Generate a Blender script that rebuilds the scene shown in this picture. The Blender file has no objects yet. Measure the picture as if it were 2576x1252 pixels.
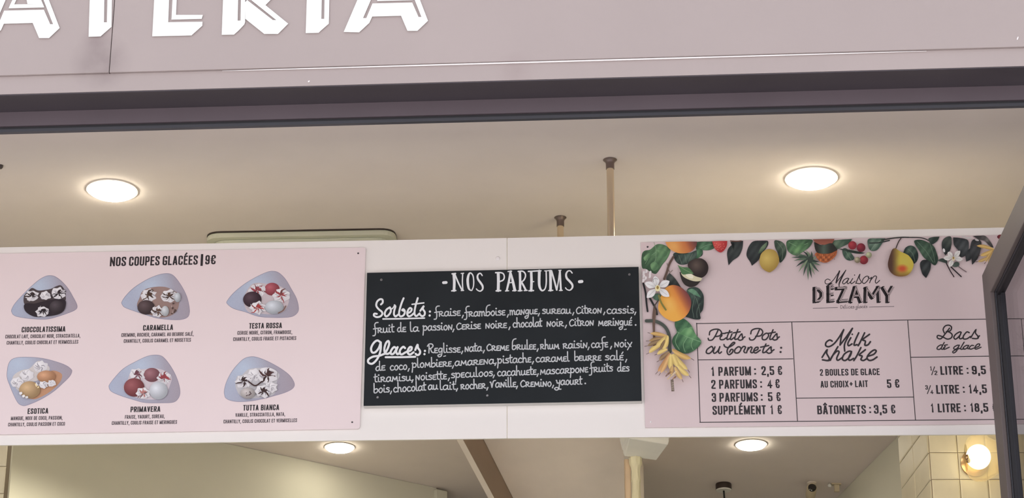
import bpy, bmesh, math, random
from mathutils import Vector, Matrix
from mathutils.geometry import tessellate_polygon

# ------------------------------------------------------------------ camera, world, light, exposure
S = bpy.context.scene
COL = S.collection
W, H, F = 2576.0, 1252.0, 6000.0
CAMZ = 1.6
PITCH = math.radians(23.5)
cd = bpy.data.cameras.new('camera')
cam = bpy.data.objects.new('camera', cd)
COL.objects.link(cam)
cam.location = (0, 0, CAMZ)
cam.rotation_euler = (math.radians(90) + PITCH, 0, 0)
cd.sensor_width = 36.0
cd.lens = F / W * 36.0
cd.clip_end = 500
S.camera = cam
S.view_settings.view_transform = 'Standard'
S.view_settings.look = 'None'
S.view_settings.gamma = 1
S.view_settings.use_curve_mapping = False
S.view_settings.exposure = 0.0

LAMP_E = 34.0         # diffuser emission of the recessed lamps
wd = bpy.data.worlds.new('sky')
S.world = wd
wd.use_nodes = True
wn = wd.node_tree.nodes
bg = wn['Background']
# overcast street light: soft grey sky, a little brighter overhead
tc = wn.new('ShaderNodeTexCoord'); sep = wn.new('ShaderNodeSeparateXYZ')
ramp = wn.new('ShaderNodeValToRGB')
wd.node_tree.links.new(tc.outputs['Generated'], sep.inputs[0])
wd.node_tree.links.new(sep.outputs['Z'], ramp.inputs[0])
wd.node_tree.links.new(ramp.outputs[0], bg.inputs[0])
ramp.color_ramp.elements[0].position = 0.0
ramp.color_ramp.elements[0].color = (0.80, 0.80, 0.84, 1)
ramp.color_ramp.elements[1].position = 0.8
ramp.color_ramp.elements[1].color = (0.95, 0.97, 1.05, 1)
bg.inputs[1].default_value = 1.08
# the sun stands high behind the building: shop front in shade, street pavement lit
sl = bpy.data.lights.new('sun', 'SUN')
sl.energy = 16.0
sl.color = (1.0, 0.96, 0.92)
sl.angle = math.radians(0.6)
so = bpy.data.objects.new('sun', sl)
COL.objects.link(so)
so.rotation_euler = (math.radians(-28), math.radians(-6), 0)


def lamp(name, kind, loc, energy, color, size=0.1, rot=None, spot=None, blend=0.5):
    l = bpy.data.lights.new(name, kind)
    l.energy = energy
    l.color = color
    if kind in ('POINT', 'SPOT'):
        l.shadow_soft_size = size
    if kind == 'AREA':
        l.size = size
    if kind == 'SPOT':
        l.spot_size = spot
        l.spot_blend = blend
    o = bpy.data.objects.new(name, l)
    COL.objects.link(o)
    o.location = loc
    if rot is not None:
        o.rotation_euler = rot
    return o


# ------------------------------------------------------------------ helpers: rays and planes
cp, sp = math.cos(PITCH), math.sin(PITCH)
CAM = Vector((0, 0, CAMZ))


def ray(px, py):
    a = (px - W / 2) / F
    b = (H / 2 - py) / F
    return Vector((a, cp - b * sp, sp + b * cp))


def on_z(px, py, z):
    d = ray(px, py)
    return CAM + d * ((z - CAMZ) / d.z)


def on_y(px, py, y):
    d = ray(px, py)
    return CAM + d * (y / d.y)


class Plane:
    """vertical plane Y = y0 - k x ; e lifts a point off it towards the street"""
    def __init__(self, y0, k):
        self.y0, self.k = y0, k
        self.n = Vector((-k, -1, 0)).normalized()
        self.u = Vector((1, -k, 0)).normalized()

    def at(self, px, py, e=0.0):
        d = ray(px, py)
        n = self.n
        c = n.dot(Vector((0, self.y0, 0)) + n * e)
        return CAM + d * ((c - n.dot(CAM)) / n.dot(d))


FAS = Plane(5.30, 0.060)       # shop front
LIN = Plane(5.395, 0.058)      # lintel face under it
BAND = Plane(6.15, 0.0402)     # white menu band inside the opening
CEIL = CAMZ + 3.0


def srgb(c):
    return tuple(((v / 255) / 12.92 if v / 255 <= 0.04045 else ((v / 255 + 0.055) / 1.055) ** 2.4) for v in c)


# ------------------------------------------------------------------ materials
def mat(name, rgb, rough=0.6, metal=0.0, noise=0.04, scale=6.0, spec=0.5, bump=0.0, bscale=80.0, coat=0.0):
    m = bpy.data.materials.new(name)
    m.use_nodes = True
    nt = m.node_tree
    b = nt.nodes['Principled BSDF']
    b.inputs['Roughness'].default_value = rough
    b.inputs['Metallic'].default_value = metal
    b.inputs['Specular IOR Level'].default_value = spec
    b.inputs['Coat Weight'].default_value = coat
    lin = srgb(rgb)
    t = nt.nodes.new('ShaderNodeTexCoord')
    n = nt.nodes.new('ShaderNodeTexNoise')
    n.inputs['Scale'].default_value = scale
    n.inputs['Detail'].default_value = 4
    nt.links.new(t.outputs['Object'], n.inputs['Vector'])
    r = nt.nodes.new('ShaderNodeValToRGB')
    r.color_ramp.elements[0].position = 0.3
    r.color_ramp.elements[1].position = 0.7
    r.color_ramp.elements[0].color = tuple(v * (1 - noise) for v in lin) + (1,)
    r.color_ramp.elements[1].color = tuple(min(1, v * (1 + noise)) for v in lin) + (1,)
    nt.links.new(n.outputs['Fac'], r.inputs[0])
    nt.links.new(r.outputs[0], b.inputs['Base Color'])
    if bump:
        n2 = nt.nodes.new('ShaderNodeTexNoise')
        n2.inputs['Scale'].default_value = bscale
        nt.links.new(t.outputs['Object'], n2.inputs['Vector'])
        bp = nt.nodes.new('ShaderNodeBump')
        bp.inputs['Strength'].default_value = bump
        bp.inputs['Distance'].default_value = 0.002
        nt.links.new(n2.outputs['Fac'], bp.inputs['Height'])
        nt.links.new(bp.outputs[0], b.inputs['Normal'])
    return m


def emit(name, rgb, strength):
    m = bpy.data.materials.new(name)
    m.use_nodes = True
    nt = m.node_tree
    nt.nodes.remove(nt.nodes['Principled BSDF'])
    e = nt.nodes.new('ShaderNodeEmission')
    e.inputs[0].default_value = tuple(rgb) + (1,)
    e.inputs[1].default_value = strength
    nt.links.new(e.outputs[0], nt.nodes['Material Output'].inputs[0])
    return m


def print_mat(name, rough=0.55):
    """printed ink: the colours of the artwork come with the mesh, slightly mottled"""
    m = bpy.data.materials.new(name)
    m.use_nodes = True
    nt = m.node_tree
    b = nt.nodes['Principled BSDF']
    b.inputs['Roughness'].default_value = rough
    b.inputs['Specular IOR Level'].default_value = 0.3
    a = nt.nodes.new('ShaderNodeAttribute')
    a.attribute_name = 'ink'
    n = nt.nodes.new('ShaderNodeTexNoise')
    n.inputs['Scale'].default_value = 90
    mx = nt.nodes.new('ShaderNodeMix')
    mx.data_type = 'RGBA'
    mx.blend_type = 'OVERLAY'
    mx.inputs['Factor'].default_value = 0.15
    nt.links.new(a.outputs['Color'], mx.inputs['A'])
    nt.links.new(n.outputs['Fac'], mx.inputs['B'])
    nt.links.new(mx.outputs['Result'], b.inputs['Base Color'])
    return m


M = {}
M['fascia'] = mat('pink_fascia_paint', (169, 157, 155), 0.55, noise=0.035, scale=1.6, bump=0.05, bscale=300)
def stain(m, centre, rad, rgb, amount):
    """rain-washed dirt on the paint around one place"""
    nt = m.node_tree
    b = nt.nodes['Principled BSDF']
    old = b.inputs['Base Color'].links[0].from_socket
    g_ = nt.nodes.new('ShaderNodeNewGeometry')
    d_ = nt.nodes.new('ShaderNodeVectorMath'); d_.operation = 'DISTANCE'
    d_.inputs[1].default_value = centre
    nt.links.new(g_.outputs['Position'], d_.inputs[0])
    mr = nt.nodes.new('ShaderNodeMapRange')
    mr.inputs['From Min'].default_value = 0; mr.inputs['From Max'].default_value = rad
    mr.inputs['To Min'].default_value = amount; mr.inputs['To Max'].default_value = 0
    nt.links.new(d_.outputs['Value'], mr.inputs['Value'])
    n_ = nt.nodes.new('ShaderNodeTexNoise'); n_.inputs['Scale'].default_value = 22; n_.inputs['Detail'].default_value = 5
    nt.links.new(g_.outputs['Position'], n_.inputs['Vector'])
    mu = nt.nodes.new('ShaderNodeMath'); mu.operation = 'MULTIPLY'
    nt.links.new(mr.outputs[0], mu.inputs[0]); nt.links.new(n_.outputs['Fac'], mu.inputs[1])
    mx = nt.nodes.new('ShaderNodeMix'); mx.data_type = 'RGBA'
    nt.links.new(mu.outputs[0], mx.inputs['Factor'])
    nt.links.new(old, mx.inputs['A'])
    mx.inputs['B'].default_value = srgb(rgb) + (1,)
    nt.links.new(mx.outputs['Result'], b.inputs['Base Color'])


stain(M['fascia'], FAS.at(255, 158), .085, (96, 80, 84), .75)
stain(M['fascia'], FAS.at(245, 108), .05, (110, 92, 96), .5)
stain(M['fascia'], FAS.at(1300, 180), .06, (130, 108, 108), .35)
M['fold_highlight'] = mat('pale_highlight_line', (240, 236, 236), 0.35)  # pale colour for the highlight line on the fascia fold
M['letter_side'] = mat('letter_side_grey', (196, 192, 194), 0.4)
M['letter'] = emit('backlit_white_acrylic', (1, 1, 1), 1.15)
M['metal_dark'] = mat('charcoal_coated_metal', (72, 66, 72), 0.45, noise=0.05, scale=4, spec=0.5)
M['metal_lintel'] = mat('charcoal_lintel_face', (92, 82, 88), 0.4, noise=0.05, scale=4)
M['metal_black'] = mat('black_gasket', (38, 37, 41), 0.5)
M['frame_lit'] = mat('frame_metal_lit_face', (106, 97, 96), 0.55, spec=0.3)  # lighter copy of the frame metal: light on its side face put into the colour
M['frame_dark'] = mat('dark_coated_metal', (60, 60, 66), 0.45)
M['ceiling'] = mat('matt_ceiling_paint', (226, 216, 209), 0.9, noise=0.02, spec=0.1)
M['wall'] = mat('cream_wall_paint', (210, 207, 190), 0.9, noise=0.03, scale=2, spec=0.1)
M['floor'] = mat('dark_floor_tile', (120, 108, 96), 0.6)
M['pavement'] = mat('pale_pavement', (168, 166, 168), 0.9, noise=0.1, scale=3)
M['band'] = mat('white_band_laminate', (233, 228, 224), 0.5, noise=0.012, scale=3)
M['band_edge'] = mat('cream_band_edge', (240, 236, 222), 0.4)
M['pink'] = mat('pink_menu_print', (229, 213, 214), 0.5, noise=0.015, scale=3)
M['pink_mauve'] = mat('mauve_pink_menu_print', (215, 197, 198), 0.5, noise=0.015, scale=3)
M['pink_edge'] = mat('menu_panel_edge', (226, 214, 214), 0.5)
M['slate'] = mat('black_slate_paint', (36, 40, 43), 0.75, noise=0.16, scale=5, spec=0.2)
M['slate_edge'] = mat('pale_board_edge', (205, 204, 200), 0.5)
M['chalk'] = mat('white_chalk_pen', (228, 230, 232), 0.8, noise=0.04, scale=60)
M['chalk_thin'] = mat('grey_white_chalk_pen', (192, 195, 198), 0.8, noise=0.10, scale=60)
M['ink'] = mat('black_print_ink', (40, 34, 38), 0.5, noise=0.05)
M['ink_soft'] = mat('soft_black_print_ink', (74, 64, 70), 0.5, noise=0.05)
M['print'] = print_mat('colour_print_ink')
M['screw'] = mat('steel_screw', (150, 148, 150), 0.35, metal=0.8)
M['screw_dark'] = mat('dark_screw', (80, 76, 80), 0.4, metal=0.6)
M['screw_white'] = mat('white_screw_cap', (235, 230, 230), 0.4)
M['brass'] = mat('satin_brass_rod', (232, 218, 194), 0.14, metal=1.0)
M['bronze'] = mat('bronze_collar', (112, 98, 92), 0.4, metal=0.5)
M['ac'] = mat('pale_green_white_plastic', (205, 206, 188), 0.5)
M['ac_dark'] = mat('air_slot_dark', (110, 112, 92), 0.6)
M['lens'] = emit('lit_lamp_diffuser', (1.0, 0.93, 0.76), LAMP_E)
M['lens_front'] = emit('bright_lamp_diffuser', (1.0, 0.92, 0.74), LAMP_E * 1.15)
M['rim'] = mat('white_lamp_rim', (215, 208, 198), 0.8, spec=0.1)
M['tile'] = mat('cream_glazed_tile', (208, 199, 174), 0.42, noise=0.04, scale=12, spec=0.3, bump=0.08, bscale=24)
M['grout'] = mat('brown_grout', (132, 116, 94), 0.9)
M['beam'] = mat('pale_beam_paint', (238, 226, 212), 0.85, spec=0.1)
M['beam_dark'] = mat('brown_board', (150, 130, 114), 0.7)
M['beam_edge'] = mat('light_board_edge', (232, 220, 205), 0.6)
M['plaster'] = mat('white_plaster', (246, 245, 238), 0.8, bump=0.2, bscale=60)
M['carved'] = mat('cream_carved_plaster', (232, 224, 190), 0.7, bump=0.5, bscale=55)
M['pilaster'] = mat('peach_cream_plaster', (214, 190, 160), 0.7)
M['brown'] = mat('dark_brown_metal', (58, 46, 42), 0.45)
M['cord'] = mat('black_cord', (28, 28, 28), 0.6)
M['white'] = mat('white_plastic', (226, 224, 216), 0.4)
M['cream'] = mat('cream_plastic', (196, 182, 152), 0.5)
M['black_glass'] = mat('black_camera_lens', (14, 14, 15), 0.08, spec=0.8)
M['bulb'] = emit('glowing_bulb', (1.0, 0.92, 0.72), 4.2)
M['brass_dark'] = mat('aged_brass', (172, 142, 104), 0.25, metal=0.9)


def glass_mat(name, tint, refl=0.10, frost=0.0):
    m = bpy.data.materials.new(name)
    m.use_nodes = True
    nt = m.node_tree
    nt.nodes.remove(nt.nodes['Principled BSDF'])
    tr = nt.nodes.new('ShaderNodeBsdfTransparent')
    tr.inputs[0].default_value = tuple(tint) + (1,)
    gl = nt.nodes.new('ShaderNodeBsdfGlossy')
    gl.inputs['Roughness'].default_value = 0.03
    lw = nt.nodes.new('ShaderNodeLayerWeight')
    lw.inputs[0].default_value = 0.15
    mul = nt.nodes.new('ShaderNodeMath')
    mul.operation = 'MULTIPLY'
    mul.inputs[1].default_value = refl * 4
    nt.links.new(lw.outputs['Fresnel'], mul.inputs[0])
    mx = nt.nodes.new('ShaderNodeMixShader')
    nt.links.new(mul.outputs[0], mx.inputs[0])
    nt.links.new(tr.outputs[0], mx.inputs[1])
    nt.links.new(gl.outputs[0], mx.inputs[2])
    last = mx
    if frost:
        tl = nt.nodes.new('ShaderNodeBsdfTranslucent')
        tl.inputs[0].default_value = tuple(tint) + (1,)
        m2 = nt.nodes.new('ShaderNodeMixShader')
        m2.inputs[0].default_value = frost
        nt.links.new(mx.outputs[0], m2.inputs[1])
        nt.links.new(tl.outputs[0], m2.inputs[2])
        last = m2
    nt.links.new(last.outputs[0], nt.nodes['Material Output'].inputs[0])
    return m


M['pane'] = glass_mat('door_pane_glass', (0.80, 0.79, 0.80), 0.06)
M['amber'] = glass_mat('amber_ribbed_glass', (1.0, 0.91, 0.68), 0.10, 0.22)


# ------------------------------------------------------------------ object helpers
def tag(o, label=None, cat=None, group=None, kind=None):
    if label: o['label'] = label
    if cat: o['category'] = cat
    if group: o['group'] = group
    if kind: o['kind'] = kind
    return o


def empty(name, loc, label, cat, group=None):
    o = bpy.data.objects.new(name, None)
    o.empty_display_size = 0.05
    COL.objects.link(o)
    o.location = loc
    return tag(o, label, cat, group)


class MB:
    """collects verts, faces, material slots and ink colours for ONE mesh object (world coordinates)"""
    def __init__(self):
        self.v, self.f, self.mi, self.c = [], [], [], []

    def face(self, pts, mi=0, cols=None):
        i = len(self.v)
        self.v += [Vector(p) for p in pts]
        self.c += (cols if cols else [(1, 1, 1)] * len(pts))
        self.f.append(tuple(range(i, i + len(pts))))
        self.mi.append(mi)

    def mesh(self, verts, faces, mi=0, cols=None):
        i = len(self.v)
        self.v += [Vector(p) for p in verts]
        self.c += (cols if cols else [(1, 1, 1)] * len(verts))
        for f in faces:
            self.f.append(tuple(i + k for k in f))
            self.mi.append(mi)

    def prism(self, front, back, mi=0, side=None):
        """closed solid between two matching polygons"""
        n = len(front)
        side = mi if side is None else side
        tris = [t for t in tessellate_polygon([[Vector(p) for p in front]])]
        self.mesh(front, tris, mi)
        self.mesh(back, [tuple(reversed(t)) for t in tris], side)
        for k in range(n):
            j = (k + 1) % n
            self.face([front[k], back[k], back[j], front[j]], side)

    def box(self, lo, hi, mi=0, mtx=None):
        x0, y0, z0 = lo
        x1, y1, z1 = hi
        vs = [Vector(p) for p in ((x0, y0, z0), (x1, y0, z0), (x1, y1, z0), (x0, y1, z0),
                                  (x0, y0, z1), (x1, y0, z1), (x1, y1, z1), (x0, y1, z1))]
        if mtx:
            vs = [mtx @ v for v in vs]
        self.mesh(vs, [(0, 3, 2, 1), (4, 5, 6, 7), (0, 1, 5, 4), (1, 2, 6, 5), (2, 3, 7, 6), (3, 0, 4, 7)], mi)

    def lathe(self, prof, c, seg=32, mi=0, fn=None, mtx=None):
        """profile [(r,z)], axis Z through c"""
        vs, fs = [], []
        for (r, z) in prof:
            for k in range(seg):
                a = 2 * math.pi * k / seg
                rr = r * (fn(a, z) if fn else 1)
                p = Vector((rr * math.cos(a), rr * math.sin(a), z))
                if mtx: p = mtx @ p
                vs.append(Vector(c) + p)
        m = len(prof)
        for i in range(m - 1):
            for k in range(seg):
                j = (k + 1) % seg
                fs.append((i * seg + k, i * seg + j, (i + 1) * seg + j, (i + 1) * seg + k))
        fs.append(tuple(reversed(range(seg))))
        fs.append(tuple((m - 1) * seg + k for k in range(seg)))
        self.mesh(vs, fs, mi)

    def tube(self, pts, r, seg=10, mi=0):
        pts = [Vector(p) for p in pts]
        vs, fs = [], []
        for i, p in enumerate(pts):
            d = (pts[min(i + 1, len(pts) - 1)] - pts[max(i - 1, 0)]).normalized()
            a = d.orthogonal().normalized() if abs(d.z) < .99 else Vector((1, 0, 0))
            a = (a - d * a.dot(d)).normalized()
            b = d.cross(a)
            for k in range(seg):
                t = 2 * math.pi * k / seg
                vs.append(p + (a * math.cos(t) + b * math.sin(t)) * r)
        for i in range(len(pts) - 1):
            for k in range(seg):
                j = (k + 1) % seg
                fs.append((i * seg + k, i * seg + j, (i + 1) * seg + j, (i + 1) * seg + k))
        fs.append(tuple(reversed(range(seg))))
        fs.append(tuple((len(pts) - 1) * seg + k for k in range(seg)))
        self.mesh(vs, fs, mi)

    def build(self, name, mats, parent=None, origin=None, smooth=False, ink=False, bevel=0, seg=2):
        me = bpy.data.meshes.new(name)
        if origin is None:
            if parent is not None:
                origin = world_loc(parent)
            else:
                lo = [min(v[i] for v in self.v) for i in range(3)]
                hi = [max(v[i] for v in self.v) for i in range(3)]
                origin = Vector(((lo[0] + hi[0]) / 2, (lo[1] + hi[1]) / 2, lo[2]))
        origin = Vector(origin)
        me.from_pydata([v - origin for v in self.v], [], self.f)
        mats = mats if isinstance(mats, (list, tuple)) else [mats]
        for m in mats: me.materials.append(m)
        me.polygons.foreach_set('material_index', self.mi)
        if ink:
            at = me.attributes.new('ink', 'FLOAT_COLOR', 'POINT')
            at.data.foreach_set('color', [x for c in self.c for x in (c[0], c[1], c[2], 1.0)])
        o = bpy.data.objects.new(name, me)
        COL.objects.link(o)
        if parent is not None:
            o.parent = parent
            o.location = origin - world_loc(parent)
        else:
            o.location = origin
        bm = bmesh.new()
        bm.from_mesh(me)
        if not ink:
            bmesh.ops.remove_doubles(bm, verts=bm.verts, dist=1e-6)
            bmesh.ops.recalc_face_normals(bm, faces=bm.faces)
        bm.to_mesh(me)
        bm.free()
        if smooth:
            for p in me.polygons: p.use_smooth = True
            me.update()
            md = None
            try:
                me.set_sharp_from_angle(angle=math.radians(40))
            except Exception:
                pass
        if bevel:
            md = o.modifiers.new('edge', 'BEVEL')
            md.width = bevel
            md.segments = seg
            md.limit_method = 'ANGLE'
        return o


def world_loc(o):
    p = Vector(o.location)
    while o.parent is not None:
        o = o.parent
        p += Vector(o.location)
    return p


def struct(o):
    o['kind'] = 'structure'
    return o


# ------------------------------------------------------------------ 2-D strokes
def smooth(pts, n=5, closed=False):
    P = [Vector((p[0], p[1])) for p in pts]
    if len(P) < 3:
        return P
    out = []
    N = len(P)
    rng = range(N) if closed else range(N - 1)
    for i in rng:
        p1, p2 = P[i], P[(i + 1) % N]
        if (p2 - p1).length < 1e-9:      # a doubled point is a sharp corner
            out.append(p1.copy())
            continue
        p0 = P[(i - 1) % N] if (closed or i > 0) else p1 * 2 - p2
        p3 = P[(i + 2) % N] if (closed or i + 2 < N) else p2 * 2 - p1
        # centripetal-ish damping keeps the loops round
        for k in range(n):
            t = k / n
            out.append(0.5 * ((2 * p1) + (p2 - p0) * t + (2 * p0 - 5 * p1 + 4 * p2 - p3) * t * t
                              + (3 * p1 - p0 - 3 * p2 + p3) * t ** 3))
    if not closed:
        out.append(P[-1])
    return out


def rounded(pts, r, closed=False, n=5):
    """polyline with circular-looking corners of radius r"""
    P = [Vector((p[0], p[1])) for p in pts]
    N = len(P)
    out = []
    for i in range(N):
        if not closed and i in (0, N - 1):
            out.append(P[i]); continue
        a, b, c = P[(i - 1) % N], P[i], P[(i + 1) % N]
        d1, d2 = (a - b), (c - b)
        q = min(r, d1.length * .5, d2.length * .5)
        if q < 1e-6:
            out.append(b); continue
        s, e = b + d1.normalized() * q, b + d2.normalized() * q
        for k in range(n + 1):
            t = k / n
            out.append(s * (1 - t) ** 2 + b * 2 * t * (1 - t) + e * t * t)
    return out


def ribbon(P, w, closed=False, cap='round'):
    """returns list of 2-D polygons covering a stroke of width w (number or per-point list)"""
    Q = [P[0]]
    ws = [w] * len(P) if not isinstance(w, (list, tuple)) else list(w)
    W2 = [ws[0]]
    for p, x in zip(P[1:], ws[1:]):
        if (p - Q[-1]).length > 1e-7:
            Q.append(p); W2.append(x)
    P, ws = Q, W2
    if closed and len(P) > 2 and (P[0] - P[-1]).length < 1e-6:
        P, ws = P[:-1], ws[:-1]
    N = len(P)
    if N == 1:
        r = ws[0] / 2
        return [[P[0] + Vector((math.cos(a), math.sin(a))) * r for a in [2 * math.pi * k / 10 for k in range(10)]]]
    if cap == 'square' and not closed:
        P[0] = P[0] - (P[1] - P[0]).normalized() * ws[0] / 2
        P[-1] = P[-1] + (P[-1] - P[-2]).normalized() * ws[-1] / 2
    L, R = [], []
    for i in range(N):
        a = P[i - 1] if (i > 0 or closed) else None
        b = P[(i + 1) % N] if (i < N - 1 or closed) else None
        d1 = (P[i] - a).normalized() if a is not None else None
        d2 = (b - P[i]).normalized() if b is not None else None
        if d1 is None: d1 = d2
        if d2 is None: d2 = d1
        n1 = Vector((-d1.y, d1.x)); n2 = Vector((-d2.y, d2.x))
        m = n1 + n2
        if m.length < 1e-3:
            m = n1
        m = m.normalized()
        k = 1 / max(0.45, m.dot(n1))
        L.append(P[i] + m * k * ws[i] / 2)
        R.append(P[i] - m * k * ws[i] / 2)
    polys = []
    rng = range(N) if closed else range(N - 1)
    for i in rng:
        j = (i + 1) % N
        polys.append([L[i], L[j], R[j], R[i]])
    if cap == 'round' and not closed:
        for p, r, d in ((P[0], ws[0] / 2, (P[0] - P[1])), (P[-1], ws[-1] / 2, (P[-1] - P[-2]))):
            a0 = math.atan2(d.y, d.x)
            polys.append([p + Vector((math.cos(a0 + t), math.sin(a0 + t))) * r
                          for t in [-math.pi / 2 + math.pi * k / 6 for k in range(7)]])
    return polys


# ---------- condensed printed capitals (skeletons in a unit box, drawn with one pen width)
CAPS = {
    'A': (.44, [([(.0, 0), (.42, 1)], 0), ([(.58, 1), (1, 0)], 0), ([(.25, .24), (.75, .24)], 0)]),
    'B': (.43, [([(0, 0), (0, 1)], 0), ([(.1, 1), (.95, 1), (.95, .53), (.1, .53)], .12), ([(.1, .53), (1, .53), (1, 0), (.1, 0)], .12)]),
    'C': (.42, [([(1, .74), (1, 1), (0, 1), (0, 0), (1, 0), (1, .26)], .13)]),
    'D': (.43, [([(0, 0), (0, 1)], 0), ([(.1, 1), (1, 1), (1, 0), (.1, 0)], .15)]),
    'E': (.37, [([(1, 1), (0, 1), (0, 0), (1, 0)], 0), ([(0, .52), (.85, .52)], 0)]),
    'F': (.36, [([(1, 1), (0, 1), (0, 0)], 0), ([(0, .5), (.85, .5)], 0)]),
    'G': (.43, [([(1, .78), (1, 1), (0, 1), (0, 0), (1, 0), (1, .22)], .13), ([(.66, .43), (1, .43), (1, .1)], 0)]),
    'H': (.44, [([(0, 0), (0, 1)], 0), ([(1, 0), (1, 1)], 0), ([(0, .52), (1, .52)], 0)]),
    'I': (.17, [([(.5, 0), (.5, 1)], 0)]),
    'L': (.35, [([(0, 1), (0, 0), (1, 0)], 0)]),
    'M': (.56, [([(0, 0), (0, 1)], 0), ([(0, 1), (.5, .05)], 0), ([(.5, .05), (1, 1)], 0), ([(1, 1), (1, 0)], 0)]),
    'N': (.45, [([(0, 0), (0, 1)], 0), ([(0, 1), (1, 0)], 0), ([(1, 1), (1, 0)], 0)]),
    'O': (.42, [([(0, 0), (0, 1), (1, 1), (1, 0)], .16, 1)]),
    'P': (.41, [([(0, 0), (0, 1)], 0), ([(.1, 1), (1, 1), (1, .43), (.1, .43)], .13)]),
    'R': (.43, [([(0, 0), (0, 1)], 0), ([(.1, 1), (1, 1), (1, .48), (.1, .48)], .13), ([(.55, .46), (1, 0)], 0)]),
    'S': (.41, [([(1, .78), (1, 1), (0, 1), (0, .64), (1, .36), (1, 0), (0, 0), (0, .22)], .12)]),
    'T': (.38, [([(0, 1), (1, 1)], 0), ([(.5, 1), (.5, 0)], 0)]),
    'U': (.42, [([(0, 1), (0, 0), (1, 0), (1, 1)], .15)]),
    'V': (.42, [([(0, 1), (.45, 0)], 0), ([(.55, 0), (1, 1)], 0)]),
    'X': (.43, [([(0, 0), (1, 1)], 0), ([(0, 1), (1, 0)], 0)]),
    'Y': (.41, [([(0, 1), (.5, .42)], 0), ([(1, 1), (.5, .42)], 0), ([(.5, .42), (.5, 0)], 0)]),
    'Q': (.42, [([(0, 0), (0, 1), (1, 1), (1, 0)], .16, 1), ([(.6, .2), (1.05, -.05)], 0)]),
    '0': (.42, [([(0, 0), (0, 1), (1, 1), (1, 0)], .16, 1)]),
    '1': (.27, [([(.1, .85), (.6, 1), (.6, 0)], 0)]),
    '2': (.41, [([(0, .78), (0, 1), (1, 1), (1, .62), (0, .12), (0, 0), (1, 0)], .12)]),
    '3': (.41, [([(0, .79), (0, 1), (1, 1), (1, .53), (.45, .53)], .12), ([(.45, .53), (1, .53), (1, 0), (0, 0), (0, .21)], .12)]),
    '4': (.43, [([(.72, 0), (.72, 1), (0, .25), (1.05, .25)], 0)]),
    '5': (.41, [([(.95, 1), (0, 1), (0, .56)], 0), ([(0, .58), (1, .58), (1, 0), (0, 0), (0, .2)], .12)]),
    '8': (.41, [([(.05, .53), (.05, 1), (.95, 1), (.95, .53)], .14, 1), ([(0, .53), (1, .53), (1, 0), (0, 0)], .14, 1)]),
    '9': (.41, [([(.9, .43), (0, .43), (0, 1), (1, 1), (1, 0), (0, 0), (0, .18)], .12)]),
    'e': (.48, [([(1, .76), (1, 1), (.2, 1), (.2, 0), (1, 0), (1, .24)], .13), ([(-.05, .61), (.72, .61)], 0), ([(-.05, .39), (.72, .39)], 0)]),
    ':': (.17, [([(.5, .12)], -1), ([(.5, .72)], -1)]),
    ',': (.17, [([(.55, .0), (.3, -.22)], 0)]),
    '.': (.17, [([(.5, 0)], -1)]),
    '|': (.17, [([(.5, -.18), (.5, 1.15)], 0)]),
    '+': (.36, [([(.5, .28), (.5, .72)], 0), ([(0, .5), (1, .5)], 0)]),
    '/': (.36, [([(0, -.05), (1, 1.05)], 0)]),
    ' ': (.18, []),
}
ACC = {'É': ('E', [(.3, 1.2), (.75, 1.38)]), 'Â': ('A', [(.15, 1.2), (.5, 1.36), (.85, 1.2)]), '€': ('e', None)}


def caps_polys(s, pen=.15, gap=.085):
    """[(poly, ...)] in cap-height units and total width"""
    x = 0.0
    out = []
    for ch in s:
        acc = None
        if ch in ACC:
            ch, acc = ACC[ch]
        w, strokes = CAPS[ch]
        sx, sy = max(w - pen, 1e-3), 1 - pen
        T = lambda p: Vector((x + pen / 2 + p[0] * sx, pen / 2 + p[1] * sy))
        st = list(strokes) + ([(acc, 0)] if acc else [])
        k_ = 0
        for q in st:
            pts, r = q[0], q[1]
            closed = len(q) > 2
            P = [T(p) for p in pts]
            if r == -1:
                c = P[0]; h = pen * .58
                out.append((0, [c + Vector(d) * h for d in ((-1, -1), (1, -1), (1, 1), (-1, 1))])); continue
            if r > 0:
                P = rounded(P, r, closed)
            pw = pen * .62 if (ch == 'e' and pts[0][0] < 0) else pen
            polys = ribbon(P, pw, closed, 'square' if not closed else 'butt')
            if ch in 'AVXNMY4' and not acc:
                polys = [[Vector((v.x, min(1, max(0, v.y)))) for v in p] for p in polys]
            out += [(k_, p) for p in polys]
            k_ += 1
        x += w + gap
    return out, x - gap


def text(mb, plane, e, s, p0, p1, hpx, pen=.15, fit=True, gap=.085):
    """printed caps on a board: baseline from pixel p0 to pixel p1, cap height in pixels"""
    A, B = plane.at(*p0, e), plane.at(*p1, e)
    mid = ((p0[0] + p1[0]) / 2, (p0[1] + p1[1]) / 2)
    hh = (plane.at(mid[0], mid[1] - hpx, e) - plane.at(*mid, e)).length
    polys, w = caps_polys(s, pen, gap)
    u = (B - A)
    sx = u.length / w
    u = u.normalized()
    v = Vector((0, 0, 1))
    v = (v - u * v.dot(u)).normalized()
    for k, p in polys:
        mb.face([A + u * (q.x * sx) + v * (q.y * hh) + plane.n * (.00004 * k) for q in p])


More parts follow.
